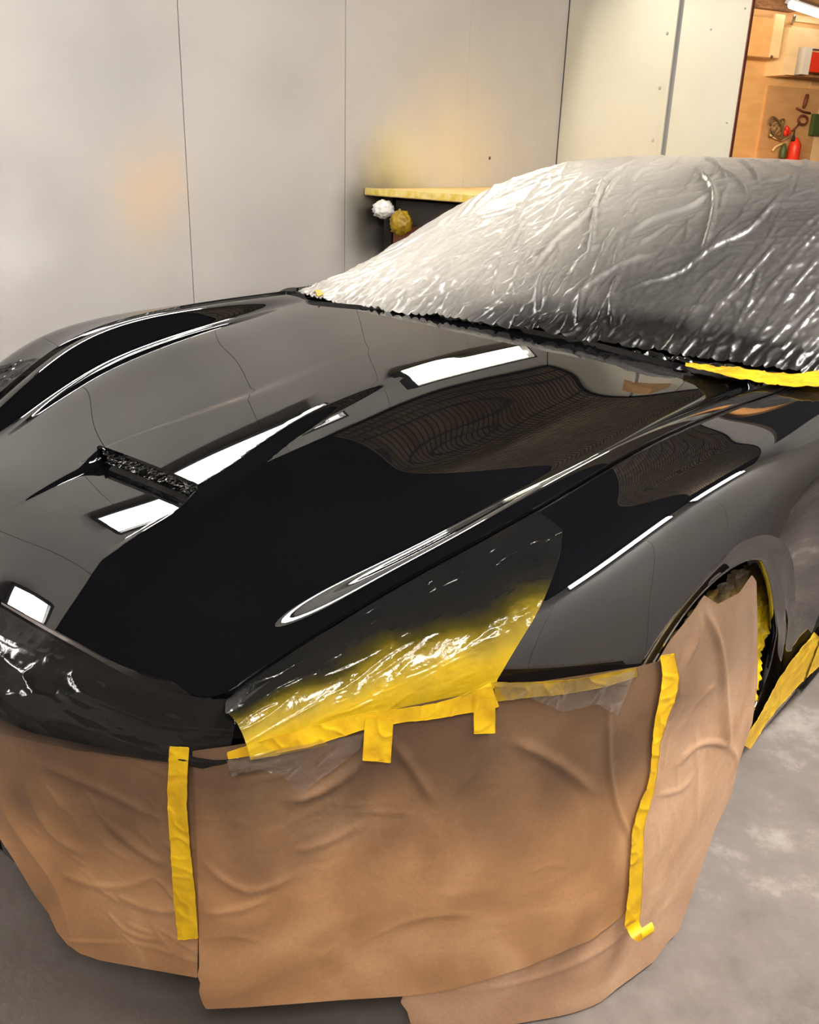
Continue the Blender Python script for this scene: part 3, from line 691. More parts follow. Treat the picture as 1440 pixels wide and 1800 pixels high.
# ------------------------------------------------------------------ masking film over the cabin
def creases(px):
    """folds of the cabin film, traced as lines on its surface: (line, height, half width in px)"""
    L = [([(1228, 302), (1252, 333), (1254, 374), (1245, 415), (1235, 449)], .010, 6), ([(935, 480), (971, 433), (1009, 399), (1044, 364), (1061, 315)], .010, 6),
         ([(1046, 365), (1042, 410), (1038, 456)], .009, 5), ([(1056, 362), (1072, 335), (1088, 312)], .006, 4), ([(1105, 416), (1148, 388), (1218, 364), (1249, 340)], .008, 5),
         ([(1093, 517), (1130, 503), (1190, 486), (1252, 440), (1308, 413), (1350, 372), (1388, 330)], .009, 5), ([(1010, 540), (1027, 513), (1062, 488), (1096, 468), (1140, 452)], .010, 8),
         ([(1148, 437), (1195, 444), (1235, 449)], .006, 4), ([(1023, 517), (1018, 545), (1015, 575)], .012, 7), ([(1092, 482), (1075, 524), (1079, 580)], .010, 5),
         ([(1063, 545), (1048, 575)], .008, 5), ([(1103, 333), (1134, 298), (1176, 279)], .005, 4), ([(1050, 330), (1085, 300), (1120, 283)], .004, 4), ([(1225, 593), (1262, 545), (1322, 482), (1370, 420)], .008, 4),
         ([(1300, 580), (1360, 500), (1440, 405)], .006, 4), ([(1240, 575), (1290, 500), (1340, 430)], .006, 4), ([(1330, 600), (1385, 520), (1440, 450)], .006, 4), ([(1350, 610), (1440, 500)], .006, 4),
         ([(1372, 620), (1420, 560), (1440, 535)], .006, 4), ([(1195, 590), (1240, 520), (1260, 495)], .007, 4), ([(1285, 590), (1320, 525), (1335, 480)], .008, 5), ([(1292, 540), (1296, 570)], .006, 4),
         ([(1240, 280), (1268, 300), (1276, 318)], .006, 4), ([(1265, 300), (1295, 318), (1315, 348)], .006, 4), ([(1298, 284), (1325, 305), (1333, 325)], .006, 4), ([(1318, 284), (1370, 302)], .005, 4), ([(1355, 286), (1425, 306)], .005, 4),
         ([(1060, 440), (1085, 402)], .006, 4), ([(1100, 440), (1145, 420), (1180, 395)], .006, 4), ([(1120, 436), (1160, 412)], .005, 4), ([(1205, 430), (1212, 385)], .005, 4), ([(1150, 470), (1190, 455)], .005, 4),
         ([(870, 530), (880, 470), (905, 420), (930, 370)], .006, 5), ([(905, 540), (912, 480), (940, 430)], .006, 5), ([(945, 555), (952, 490), (965, 470)], .007, 5), ([(960, 560), (975, 500), (1000, 470)], .006, 4),
         ([(640, 505), (720, 455), (800, 410), (850, 375)], .004, 5), ([(680, 515), (760, 465), (840, 420), (900, 370)], .005, 5), ([(740, 525), (800, 480), (860, 440), (930, 350), (960, 310)], .005, 5),
         ([(690, 500), (760, 440), (830, 390)], .004, 4), ([(800, 530), (850, 490), (900, 430)], .005, 5), ([(620, 460), (680, 425), (740, 400), (800, 350)], .004, 4), ([(850, 370), (900, 330), (960, 300)], .004, 4),
         ([(880, 350), (930, 320), (1000, 290)], .004, 4), ([(960, 420), (985, 370), (1020, 320)], .004, 4), ([(600, 480), (650, 440), (700, 412), (745, 382)], .009, 6)]
    L = [(ln, h*1.6, wd*1.0) for ln, h, wd in L]
    L += rand_folds(60, 1130, 400, 1450, 630, 50, 7, 90, 260, .005, 5, 1)+rand_folds(60, 640, 330, 960, 530, 38, 9, 60, 200, .007, 5, 2)
    L += rand_folds(90, 600, 330, 1000, 540, 40, 10, 30, 110, .003, 3.2, 6)+rand_folds(80, 980, 300, 1440, 600, 48, 30, 30, 100, .003, 3.2, 7)+rand_folds(40, 900, 420, 1120, 580, 66, 14, 40, 110, .008, 5, 3)+rand_folds(40, 960, 280, 1440, 380, 45, 40, 25, 80, .006, 4, 4)+rand_folds(60, 1000, 330, 1440, 600, 40, 60, 15, 50, .005, 4, 5)
    return add_folds(px, L)
def film_disp(P, X, A):
    y = P[:, 1]; s1 = A*1.1; px = pj(P)
    sx, sy = px[:, 0]/1000., px[:, 1]/1000.
    up = np.clip((P[:, 2]-.9)/.35, 0, 1)
    wx = X+.15*gnoise(n2(X*3, s1*3, 1.)); wy = s1+.15*gnoise(n2(X*3, s1*3, 5.))
    al, ac = wx*.62+wy*.78, wx*.78-wy*.62      # folds run up and back towards the far side
    d = .0025*ridge(n2(al*1.3, ac*13, 2.))**3 + .0016*ridge(n2(al*2.2, ac*24, 4.))**3
    d += .0016*gnoise(n2(X*7, s1*7, 3.)) + .0016*ridge(n2(X*14, s1*14, 8.))**4
    low = 1-sstep(1.63, 1.82, X-.10*(y/.75)**2)
    d += low*.010*ridge(n2(X*9, s1*26, 6.))**2 + low*.004*gnoise(n2(X*30, s1*40, 9.))
    return d + creases(px) + .004
film_disp.sign = 1
def film_attr(P, X, A):
    y = P[:, 1]; xe = X-.10*(y/.75)**2
    edge = 1-sstep(1.62, 1.80, xe+.03*gnoise(n2(X*8, A*8)))
    leftdark = sstep(-.50, .55, y-.75*(P[:, 2]-1.10))
    return {'spray': np.clip(edge*(.12+.38*sstep(-.25, .35, y))+leftdark*.75+.10*gnoise(n2(X*5, A*5, 3)), 0, 1)}  # edge overspray, plus wall reflection and dark cabin put into the film's colour
film = surf('cabin_film', np.r_[np.arange(1.60, 2.6, .0055), np.arange(2.6, 3.2, .012), np.arange(3.2, 4.25, .04)], np.linspace(-1, 1, 400), CABIN,
    [lambda P, u, v: P[:, 0]-(1.620-.03*sstep(0, -.5, P[:, 1])+.016*gnoise(n2(P[:, 1]*9, P[:, 1]*0))+.004*gnoise(n2(P[:, 1]*40, P[:, 1]*0+3))+.10*np.abs(P[:, 1]/.75)**2.6)],
    M['cabin_film'], None, flip=False, disp=film_disp, attrs=film_attr)
tag(film, 'crinkled silvery plastic film covering windscreen and roof of the car', 'plastic film')

def COWLF(X, Y): return np.stack([X, Y, .880+.012*np.exp(-((X-1.625)/.03)**2)-.0*Y], -1)
o = surf('cowl_film', np.linspace(1.575, 1.72, 50), np.linspace(-.05, .74, 220), COWLF, [lambda P, u, v: P[:, 0]-rear_x(P[:, 1])-.003], M['nose_black'], None, flip=False,
     disp=lambda P, X, Y: -(.012*ridge(n2(X*30, Y*16))**2+.008*ridge(n2(X*50, Y*40, 4))**2+.006*gnoise(n2(X*20, Y*20, 2)))+.008, attrs=lambda P, X, Y: {'spray': X*0})
tag(o, 'black crumpled film in the gap between hood and windscreen', 'plastic film')
# ------------------------------------------------------------------ nose and headlamp films
LIPK = natspl(_ks[1:11], np.array([(.336, -.545), (.272, -.39), (.257, -.17), (.252, 0), (.257, .17), (.263, .27), (.275, .40), (.302, .495), (.336, .545), (.40, .572)]))
def NOSE(K, R):
    """film from the hood lip (R=0) over the bumper edge down onto the paper (R=1)"""
    R = np.clip(R, 0, 1.2); lp = LIPK(K)
    lz = np.interp(np.abs(lp[:, 1]), [0, .3, .45, .55, .6], [.631, .628, .624, .632, .655])-.006
    zb = np.interp(K, [.5, 1, 2, 5, 8, 9, 10], [.54, .50, .475, .468, .492, .535, .56])
    Z = lz+(zb-lz)*R**1.15
    W_ = WRAP(K, np.minimum(Z, .56)); q = np.sin(np.clip(R*1.55, 0, 1)*math.pi/2)**.9
    XY = lp*(1-q)[:, None]+W_[:, :2]*q[:, None]
    return np.stack([XY[:, 0], XY[:, 1], Z], -1)
def nose_disp(P, K, R):
    e = np.clip(R*6, 0, 1)
    return .004+e*(.004+.004*ridge(n2(K*.4, R*4))**2+.0015*ridge(n2(K*.9+4, R*8+2))**3+.004*gnoise(n2(K*.6, R*3, 3))+.001*ridge(n2(K*3, R*9, 6))**6)
nose_disp.sign = -1
NOSEP = [(-4000, 0), (1500, 0), (1500, 900), (428, 1214), (404, 1334), (360, 1346), (300, 1334), (200, 1320), (100, 1304), (0, 1279), (-300, 1200), (-4000, 1200)]
nf = surf('nose_film', np.linspace(.75, 9.1, 205), np.linspace(0, 1, 60), NOSE, [lambda P, K, R_: np.where(K > 4.2, sdpoly(pj(P), NOSEP), 50.)], M['nose_film'], None, flip=True, disp=nose_disp,
     attrs=lambda P, K, R: {'clear': np.clip(1.1*sstep(.5, .85, R)*sstep(8.8, 6.5, K)+.12*gnoise(n2(K*2, R*4)), 0, 1)})
tag(nf, 'black oversprayed plastic film over the grille and nose below the hood', 'plastic film')
def off(fn, d):
    def f(X, T):
        P = fn(X, T); P[:, 1] += np.sign(T)*d*.7; P[:, 2] += d*.7; return P
    return f
HLPOLY = np.r_[HL, [(885, 1215), (860, 1245), (700, 1282), (560, 1312), (425, 1338), (392, 1318), (398, 1235), (425, 1208), (640, 1040), (931, 890)]]
def hl_disp(P, X, T):
    t = np.abs(T)
    al = X*.8-t*.6; ac = X*.6+t*.8
    e = sstep(T_E, T_E+.03, t)
    return .002+e*(.0012*gnoise(n2(X*12, t*12, 2.))+add_folds(pj(mir(P)), HLF, 1.3)+.002*ridge(n2(X*24, t*20, 5.))**5*sstep(.62, .75, X))
HLF = rand_folds(60, 430, 1020, 860, 1300, 33, 5, 80, 240, .0022, 3.5, 21)+rand_folds(40, 600, 950, 940, 1230, 58, 12, 50, 150, .0026, 4, 22)+rand_folds(30, 860, 930, 985, 1090, 70, 40, 20, 70, .003, 4, 23)
def hl_attr(P, X, T):
    t = np.abs(T); c = (t-T_E)/(.97-T_E)
    return {'spray': np.clip(1.12*sstep(.15, 1.0, c-.55*sstep(.62, .85, X)+.20*sstep(.62, .45, X)+.12*gnoise(n2(X*9, t*9))), 0, 1)}
for sgn, lab in ((1, 'oversprayed clear film over the headlamp, fading from black to yellow'), (-1, 'dark film over the far headlamp at the left picture edge')):
    hl_disp.sign = sgn
    o = surf('headlamp_film', np.arange(.30, .84, .005), np.linspace(T_E+.003, 1.06, 130)*sgn, BODY,
         [lambda P, u, v: sdpoly(pj(mir(P)), HLPOLY)], M['hl_film'], None, flip=(sgn < 0), disp=hl_disp, attrs=hl_attr)
    tag(o, lab, 'plastic film')

# ------------------------------------------------------------------ brown paper
def pfield(poly): return lambda P, u, v: np.where(pj(P)[:, 1] > -1e5, sdpoly(pj(P), poly), -1)
def wrap_off(d):
    def f(K, Z):
        P = WRAP(K, Z); e = 1e-3; t_ = WRAP(K+e, Z)-WRAP(K-e, Z); n_ = np.stack([-t_[:, 1], t_[:, 0], t_[:, 2]*0], -1); n_ /= np.linalg.norm(n_, axis=1)[:, None]
        return P+n_*(d(P, K, Z) if callable(d) else d)[:, None] if callable(d) else P+n_*d
    return f
def folds(lines):
    return lambda px: add_folds(px, [(l, .5*h, w_*.75) for l, h, w_ in lines], 1.5, 5., .2)
fold_l = folds([([(0, 1400), (60, 1500), (100, 1560), (120, 1640)], .012, 30), ([(40, 1370), (110, 1480), (150, 1500)], .008, 22), ([(180, 1440), (260, 1500), (300, 1520)], .008, 18), ([(60, 1340), (180, 1390), (290, 1440)], .007, 20),
                ([(200, 1570), (300, 1600), (345, 1590)], .006, 18), ([(100, 1530), (200, 1560), (290, 1530)], .006, 16)]+rand_folds(45, 0, 1320, 340, 1700, -30, 35, 30, 110, .005, 9, 11))
fold_r = folds([([(360, 1510), (440, 1560), (520, 1530)], .006, 16), ([(360, 1600), (430, 1590), (480, 1570)], .006, 14), ([(520, 1490), (560, 1480), (640, 1440)], .006, 16), ([(500, 1400), (560, 1385), (640, 1330)], .016, 26),
                ([(400, 1350), (460, 1340), (520, 1325)], .012, 14), ([(690, 1300), (740, 1370), (760, 1400)], .010, 24), ([(900, 1300), (980, 1340), (1040, 1390)], .010, 26), ([(860, 1270), (840, 1340), (800, 1390)], .008, 24),
                ([(1065, 1240), (1068, 1350), (1090, 1440), (1110, 1480)], .008, 14), ([(640, 1650), (700, 1620), (830, 1600)], .004, 16)]+rand_folds(26, 360, 1330, 1100, 1720, 20, 30, 30, 120, .0035, 9, 12)+rand_folds(40, 350, 1380, 600, 1620, 28, 8, 20, 60, .0022, 5, 13))
fold_w = folds([([(1238, 1070), (1225, 1130), (1205, 1170), (1190, 1240)], .014, 14), ([(1240, 1065), (1262, 1120), (1275, 1200), (1285, 1330)], .014, 15), ([(1180, 1160), (1150, 1250), (1120, 1330)], .010, 16), ([(1228, 1290), (1230, 1400), (1226, 1460)], .006, 10),
                ([(1195, 1350), (1240, 1310), (1290, 1320), (1298, 1350)], .009, 12), ([(1160, 1400), (1200, 1390), (1240, 1330)], .006, 10), ([(1115, 1380), (1120, 1500), (1105, 1560)], .006, 14), ([(1322, 1030), (1325, 1150), (1318, 1290)], .006, 12),
                ([(800, 1745), (960, 1720), (1090, 1650), (1150, 1600)], .005, 14)]+rand_folds(22, 1150, 1150, 1290, 1640, 70, 25, 40, 130, .004, 9, 14))
def paper_spray(P, K, Z, top):
    return np.clip(.8*sstep(top-.22, top+.04, Z+.10*gnoise(n2(K*1.5, Z*9)))+.22*gnoise(n2(K*1.3, Z*6, 4.)), 0, .85)
def d_left(P, K, Z): return .007*gnoise(n2(K*.8, Z*4))+.002*gnoise(n2(K*2.2, Z*9, 2))+fold_l(pj(P))
def d_right(P, K, Z): return .006+.007*gnoise(n2(K*.7, Z*3, 7))+.0015*gnoise(n2(K*2.2, Z*9, 8))+fold_r(pj(P))
def d_wheel(P, K, Z): return -.004+.007*gnoise(n2(K*.9, Z*4, 11))+fold_w(pj(P))
LEFT = [(-300, 1150), (-80, 1185), (0, 1205), (150, 1240), (300, 1275), (345, 1290), (350, 1500), (347, 1719), (250, 1702), (175, 1688), (140, 1676), (118, 1660), (100, 1638), (85, 1605), (60, 1572), (20, 1505), (0, 1478), (-60, 1405), (-300, 1180)]
jag = [(362, 1774), (357, 1765), (352, 1752), (350, 1742), (352, 1728), (347, 1715)]
RIGHT = [(338, 1320), (343, 1400), (348, 1550), (350, 1700)]+jag[::-1]+[(430, 1771), (500, 1766), (600, 1758), (700, 1752), (716, 1751), (790, 1741), (920, 1702), (1040, 1652), (1100, 1606), (1124, 1560), (1126, 1500), (1140, 1380), (1153, 1270), (1166, 1160), (1120, 1172), (870, 1210), (700, 1245), (560, 1285), (400, 1312)]
WHEEL = [(1150, 1172), (1175, 1130), (1215, 1080), (1238, 1046), (1262, 1062), (1300, 1042), (1322, 1010), (1330, 1022), (1332, 1100), (1332, 1200), (1323, 1270), (1300, 1338), (1285, 1400), (1258, 1455), (1225, 1550), (1192, 1640), (1178, 1652), (1150, 1690), (1085, 1738), (1040, 1775), (1000, 1802), (900, 1840), (760, 1850), (722, 1800), (716, 1778), (704, 1762), (712, 1742), (800, 1720), (1000, 1640), (1090, 1580), (1120, 1500), (1140, 1300)]
Zp = np.linspace(.004, .70, 150)
def left_field(P, K, Z):
    lo_ = .268+.012*gnoise(n2(K*1.1, K*0)); far = np.minimum(Z-lo_, .52-Z)*700
    b_ = sstep(4.3, 4.8, K)
    near = np.minimum(sdpoly(pj(P), LEFT), (.520+.04*sstep(5.5, 8., K)-Z)*700)
    return np.where(b_ <= 0, far, np.where(b_ >= 1, near, near*b_+far*(1-b_)))
pl = surf('masking_paper', np.linspace(.5, 9, 300), np.linspace(.03, .62, 150), wrap_off(d_left), [left_field], M['paper'], None, flip=True, attrs=lambda P, K, Z: {'spray': paper_spray(P, K, Z, .46)})
tag(pl, 'brown masking paper over the bumper, left of the vertical yellow tape', 'paper', 'masking paper sheets')
pr_ = surf('masking_paper', np.linspace(5.5, 15, 330), np.linspace(.004, .68, 150), wrap_off(d_right), [pfield(RIGHT)], M['paper'], None, flip=True, attrs=lambda P, K, Z: {'spray': paper_spray(P, K, Z, .50)})
tag(pr_, 'wide brown masking paper sheet between the two vertical yellow tapes', 'paper', 'masking paper sheets')
pw_ = surf('masking_paper', np.linspace(8, 15.98, 330), np.linspace(.004, .78, 160), wrap_off(d_wheel), [pfield(WHEEL)], M['paper2'], None, flip=True, attrs=lambda P, K, Z: {'spray': paper_spray(P, K, Z, .58)*.8})
tag(pw_, 'brown masking paper hanging in folds over the front wheel', 'paper', 'masking paper sheets')

# film stuffed round the wheel inside the arch
WELL = [(1150, 1185), (1172, 1132), (1200, 1090), (1240, 1040), (1289, 1000), (1324, 987), (1346, 993), (1360, 1020), (1367, 1062), (1366, 1120), (1353, 1190), (1334, 1242), (1320, 1286), (1250, 1290), (1200, 1200)]
def WELLS(X, Z): return np.stack([X, X*0+.885, Z], -1)
o = surf('wheel_film', np.linspace(.70, 1.42, 170), np.linspace(.2, .78, 150), WELLS, [pfield(WELL)], M['well_film'], None, flip=False,
     disp=(lambda P, X, Z: -(.008*ridge(n2(X*16, Z*22))**2+.008*gnoise(n2(X*14, Z*14, 4))+.006*ridge(n2(X*34, Z*30, 7))**2)),
     attrs=lambda P, X, Z: {'spray': np.clip(.1+.95*sstep(.70, .40, Z)+.25*gnoise(n2(X*9, Z*9)), 0, 1)})
tag(o, 'crumpled yellow and brown film taped round the front wheel', 'plastic film')

# ------------------------------------------------------------------ tapes
def strip(name, line, wpx, fn, U, V, label, mat='tape', flip=True, d=.012, widths=None, wob=.0015):
    """tape laid along a line on a covered surface"""
    ln = smooth_line(line, 60) if len(line) > 2 else np.array(line, float)
    tg = np.gradient(ln, axis=0); tg /= np.linalg.norm(tg, axis=1)[:, None]; nn = np.stack([-tg[:, 1], tg[:, 0]], -1)
    wv = np.interp(np.linspace(0, 1, len(ln)), np.linspace(0, 1, len(widths)), widths) if widths else np.full(len(ln), wpx)
    poly = np.r_[ln+nn*wv[:, None]/2, (ln-nn*wv[:, None]/2)[::-1]]
    o = surf(name, U, V, fn, [pfield(poly)], M[mat], None, flip=flip, thick=.0006,
             disp=lambda P, u, v: np.zeros(len(P))+wob*gnoise(P*40)+wob*ridge(P*28)**3)
    return tag(o, label, 'tape', 'yellow masking tape')
top_off = lambda k: (lambda P, K, Z: k+np.maximum(d_right(P, K, Z), d_left(P, K, Z)*(K < 9.5)))
strip('masking_tape', [(316, 1312), (312, 1400), (318, 1500), (331, 1650)], 36, wrap_off(top_off(.004)), np.linspace(5, 10, 240), np.linspace(.1, .62, 240), 'short vertical yellow tape joining two brown paper sheets at the nose', widths=[34, 34, 34, 38, 36])
strip('masking_tape', [(1172, 1150), (1178, 1190), (1163, 1260), (1153, 1310), (1145, 1380), (1128, 1430), (1119, 1520), (1110, 1632)], 22, wrap_off(lambda P, K, Z: .005+np.maximum(d_right(P, K, Z), d_wheel(P, K, Z))), np.linspace(10, 15.5, 330), np.linspace(.004, .72, 300), 'long yellow tape running down the paper beside the front wheel, curled end', widths=[26, 30, 16, 11, 18, 22, 24, 26])
strip('masking_tape', [(400, 1328), (470, 1312), (560, 1290), (640, 1268), (720, 1256), (800, 1242), (870, 1220)], 22, wrap_off(lambda P, K, Z: .010+d_right(P, K, Z)), np.linspace(7.5, 12.5, 330), np.linspace(.35, .75, 240), 'long creased yellow tape along the lower edge of the headlamp film', widths=[12, 28, 34, 28, 24, 28, 44])
strip('masking_tape', [(870, 1216), (930, 1212), (1000, 1206), (1060, 1196), (1120, 1180)], 20, wrap_off(lambda P, K, Z: .006+d_right(P, K, Z)), np.linspace(9.5, 14.5, 330), np.linspace(.4, .75, 220), 'dulled yellow tape under the lower edge of the fender', mat='tape_d', widths=[34, 26, 24, 22, 16])
strip('masking_tape', [(667, 1262), (662, 1338)], 50, wrap_off(lambda P, K, Z: .011+d_right(P, K, Z)), np.linspace(8.5, 11.5, 260), np.linspace(.35, .7, 200), 'short wide yellow tape tab under the headlamp, nearer the nose')
strip('masking_tape', [(851, 1225), (852, 1289)], 38, wrap_off(lambda P, K, Z: .011+d_right(P, K, Z)), np.linspace(9.5, 13, 260), np.linspace(.35, .75, 220), 'small yellow tape tab under the headlamp, nearer the wheel')
strip('masking_tape', [(1311, 1312), (1330, 1282), (1368, 1224), (1405, 1176), (1450, 1130)], 30, lambda X, T: BODY(X, T)+np.array([0, .008, 0]), np.linspace(1.2, 2.1, 220), np.linspace(1.3, 1.56, 120), 'yellow tape along the sill behind the front wheel', flip=False, widths=[18, 16, 30, 40, 52])
def COWLT(X, Y): return np.stack([X, Y, .896+.02*np.sin(Y*40)*.1-.03*np.maximum(Y-.7, 0)], -1)
strip('masking_tape', [(1205, 641), (1260, 650), (1320, 660), (1380, 668), (1460, 664)], 18, COWLT, np.linspace(1.4, 1.9, 220), np.linspace(.5, 1.0, 260), 'crumpled yellow tape between fender top and windscreen film', mat='tape_c', flip=False, widths=[6, 16, 20, 22, 30], wob=.003)
strip('masking_tape', [(556, 516), (568, 511), (580, 505)], 12, COWLT, np.linspace(1.5, 1.9, 120), np.linspace(-.9, -.5, 120), 'scrap of yellow tape at the far windscreen corner', flip=False)
# curled end of the long tape
tp = [o for o in bpy.data.objects if o.get('label', '').startswith('long yellow tape running')][0]
def wn(px, py):
    K_ = np.linspace(9, 15.5, 500); best = (1e9, 0, 0)
    for z_ in np.linspace(.005, .6, 160):
        q = pj(wrap_off(d_right)(K_, np.full(500, z_))); j = int(((q-np.array([px, py]))**2).sum(1).argmin()); e_ = float(((q[j]-[px, py])**2).sum())
        if e_ < best[0]: best = (e_, K_[j], z_)
    return best[1], best[2]
k0, z0 = wn(1107, 1606)
Pc = wrap_off(d_right)(np.array([k0]), np.array([z0]))[0]; T_ = WRAP(np.array([k0+.05]), np.array([z0]))[0]-WRAP(np.array([k0-.05]), np.array([z0]))[0]; T_ /= np.linalg.norm(T_)
Nn = np.array([-T_[1], T_[0], 0.]); rows = []
for i, a_ in enumerate(np.linspace(0, 4.4, 22)):
    r_ = .017-.0018*a_; c_ = Pc+Nn*(.010+.017)+np.array([0, 0, -.012])
    for wv in np.linspace(-1, 1, 5): rows.append(c_+(-Nn*math.cos(a_)-np.array([0, 0, 1.])*math.sin(a_))*r_+T_*(.014*wv+.006*a_/4.4))
mesh('curled_end', c2w(np.array(rows)), grid_faces(22, 5), M['tape'], tp)
# loose clear film edges hanging over the paper
m, nt, b = new_mat('clear_loose_film'); M['flap'] = m
tr = N(nt, 'ShaderNodeBsdfTransparent'); tr.inputs['Color'].default_value = (.93, .91, .88, 1); gl = N(nt, 'ShaderNodeBsdfGlossy', Roughness=.12); lw = N(nt, 'ShaderNodeLayerWeight', Blend=.45)
mr = N(nt, 'ShaderNodeMapRange'); link(nt, lw.outputs['Facing'], mr.inputs['Value']); mr.inputs['To Min'].default_value = .10; mr.inputs['To Max'].default_value = .7
mxs = N(nt, 'ShaderNodeMixShader'); link(nt, mr.outputs['Result'], mxs.inputs['Fac']); link(nt, tr.outputs[0], mxs.inputs[1]); link(nt, gl.outputs[0], mxs.inputs[2]); link(nt, mxs.outputs[0], nt.nodes['Material Output'].inputs['Surface'])
FLF = rand_folds(26, 880, 1195, 1110, 1265, 40, 50, 20, 70, .006, 6, 31)+rand_folds(26, 400, 1310, 640, 1400, 25, 30, 25, 90, .006, 6, 32)
for poly, lab in (([(872, 1200), (960, 1202), (1060, 1192), (1118, 1178), (1100, 1225), (1086, 1258), (1050, 1238), (990, 1252), (930, 1226), (890, 1232)], 'loose clear film edge below the fender, over the brown paper'),
                  ([(398, 1336), (470, 1322), (560, 1304), (640, 1290), (632, 1318), (590, 1350), (526, 1398), (500, 1366), (455, 1352), (408, 1366)], 'loose clear film edge below the headlamp tape near the nose')):
    o = surf('film_flap', np.linspace(7, 14.5, 330), np.linspace(.3, .72, 160), wrap_off(lambda P, K, Z: .015+d_right(P, K, Z)+add_folds(pj(P), FLF)), [pfield(poly)], M['flap'], None, flip=True)
    tag(o, lab, 'plastic film')
# ------------------------------------------------------------------ bench by the panelled wall
pb = wallpt(640, 331); ub = float((pb[:2]-ROOM_P0)@RU); zb_ = float(pb[2])
bench = empty('workbench', tuple(r2w([ub+.6, .4, 0])), 'cluttered wall bench with yellow-taped edge behind the car cabin', 'workbench')
box('bench_top', (ub, .003, zb_-.035), (2.95, .95, zb_), M['bench_top'], bench, tf=r2w, bevel=.004)
box('edge_tape', (ub-.003, .01, zb_-.03), (ub+.004, .95, zb_+.004), M['pale_tape'], bench, tf=r2w)
for u_ in (ub+.12, 2.85):
    for v_ in (.10, .86): box('leg', (u_-.03, v_-.03, 0), (u_+.03, v_+.03, zb_-.035), M['dark_tone'], bench, tf=r2w)
box('apron', (ub+.06, .80, zb_-.15), (2.93, .83, zb_-.035), M['dark_tone'], bench, tf=r2w)
box('lower_shelf', (ub+.1, .05, .35), (2.92, .9, .38), M['dark_tone'], bench, tf=r2w)
def blob(name, c, r, mat, label, cat, sc=(1, 1, 1), amp=.25, fr=3.):
    bm = bmesh.new(); bmesh.ops.create_icosphere(bm, subdivisions=4, radius=1.)
    V = np.array([v.co[:] for v in bm.verts]); F_ = [[v.index for v in f.verts] for f in bm.faces]; bm.free()
    k = 1+amp*gnoise(V*fr+c[0])+amp*.7*ridge(V*fr*1.5+c[1])**2; V = V*k[:, None]*r*np.array(sc)+np.array(c)
    return tag(mesh(name, V, F_, mat), label, cat)
q = r2w([ub+.16, .25, 0]); box_top = zb_-.035
cr = empty('storage_crate', tuple(r2w([ub+.75, .45, .38])), 'dark crate standing under the wall bench', 'crate')
box('crate_body', (ub+.07, .17, .38), (ub+1.3, .78, zb_-.05), M['dark_tone'], cr, tf=r2w, bevel=.01)
for k in range(3): box('crate_slat', (ub+.06, .17, .42+k*.19), (ub+.07, .78, .55+k*.19), M['brownsteel'], cr, tf=r2w)
bagp = r2w([ub-.01, .16, zb_-.10])
blob('crumpled_bag', bagp, .055, M['white'], 'crumpled white plastic bag hanging under the wall bench', 'plastic bag', (1, 1, .8))
blob('tape_ball', r2w([ub-.02, .30, zb_-.16]), .055, M['tape_d'], 'ball of crumpled yellow tape under the wall bench', 'tape ball', (1, 1, 1.1))

# ------------------------------------------------------------------ workshop seen through the opening
BH = math.radians(64); BE = np.array([math.sin(BH), math.cos(BH), 0]); BN = np.array([BE[1], -BE[0], 0])   # along wall, towards camera
_o, _d = ray(1287, 250); BQ = _o+_d*(8.6/(_d@np.array([0, 1, 0])))
def bpt(px, py, out=0.):
    o, d = ray(px, py); q = BQ+BN*out; k = ((q-o)@BN)/(d@BN); return o+d*k
def bco(px, py, out=0.):
    w_ = bpt(px, py, out); p = w_-BQ; return np.array([p@BE, p@BN, w_[2]])
def b2w(c):
    c = np.asarray(c, float); return BQ*np.array([1, 1, 0])+c[..., :1]*BE+c[..., 1:2]*BN+c[..., 2:3]*np.array([0, 0, 1.])
def bbox(name, x0, y0, x1, y1, depth, mat, parent=None, base=0., bevel=0.):
    a = bco(x0, y0, base+depth); b = bco(x1, y1, base+depth)
    return box(name, (min(a[0], b[0]), base, min(a[2], b[2])), (max(a[0], b[0]), base+depth, max(a[2], b[2])), mat, parent, tf=b2w, bevel=bevel)
wf = structure(box('wall_far', (-2.2, -.12, 0), (3.2, -.02, 3.0), M['ply3'], tf=b2w))
bbox('plywood_board', 1200, -160, 1345, 420, .03, M['ply'], wf, base=-.025)
bbox('plywood_board', 1347, -160, 1379, 420, .02, M['ply'], wf, base=-.022)
bbox('plywood_board', 1425, 150, 1560, 420, .025, M['ply'], wf, base=-.022)
bbox('batten', 1420, 178, 1426, 420, .04, M['ply2'], wf, base=-.02)
structure(box('ceiling_far', (-2.2, -.1, 2.62), (3.2, 2.0, 2.7), M['ply3'], tf=b2w))
bm_ = bbox('trim_1', 1250, -22, 1398, 21, .10, M['beam'], None, base=-.02); structure(bm_)
bbox('trim_2', 1372, -30, 1520, 3, .14, M['beam'], None, base=.0)['kind'] = 'structure'
def thing_at(name, p, label, cat, group=None): return empty(name, tuple(float(v) for v in p), label, cat, group)
cb = thing_at('wall_cabinet', bpt(1330, 104, .0), 'plain plywood cabinet high on the workshop wall', 'cabinet')
bbox('cabinet_body', 1290, 22, 1368, 104, .22, M['ply3'], cb); bbox('cabinet_door', 1288, 24, 1363, 102, .018, M['ply'], cb, base=.222)
bbox('door_edge', 1364, 24, 1369, 102, .02, M['ply2'], cb, base=.221)
kp = bpt(1355, 100, .245); lathe('knob', [(.004, 0), (.012, .008), (.010, .018), (.003, .02)], M['brownsteel'], cb, loc=kp, axis=BN, n=12)
pg = tag(bbox('peg_board', 1352, 150, 1420, 300, .02, M['ply3'], None, base=.004), 'brown board behind the hanging tools on the workshop wall', 'board')
sh = thing_at('wall_shelf', bpt(1420, 143), 'pale wooden wall shelf unit at the top right', 'shelf')
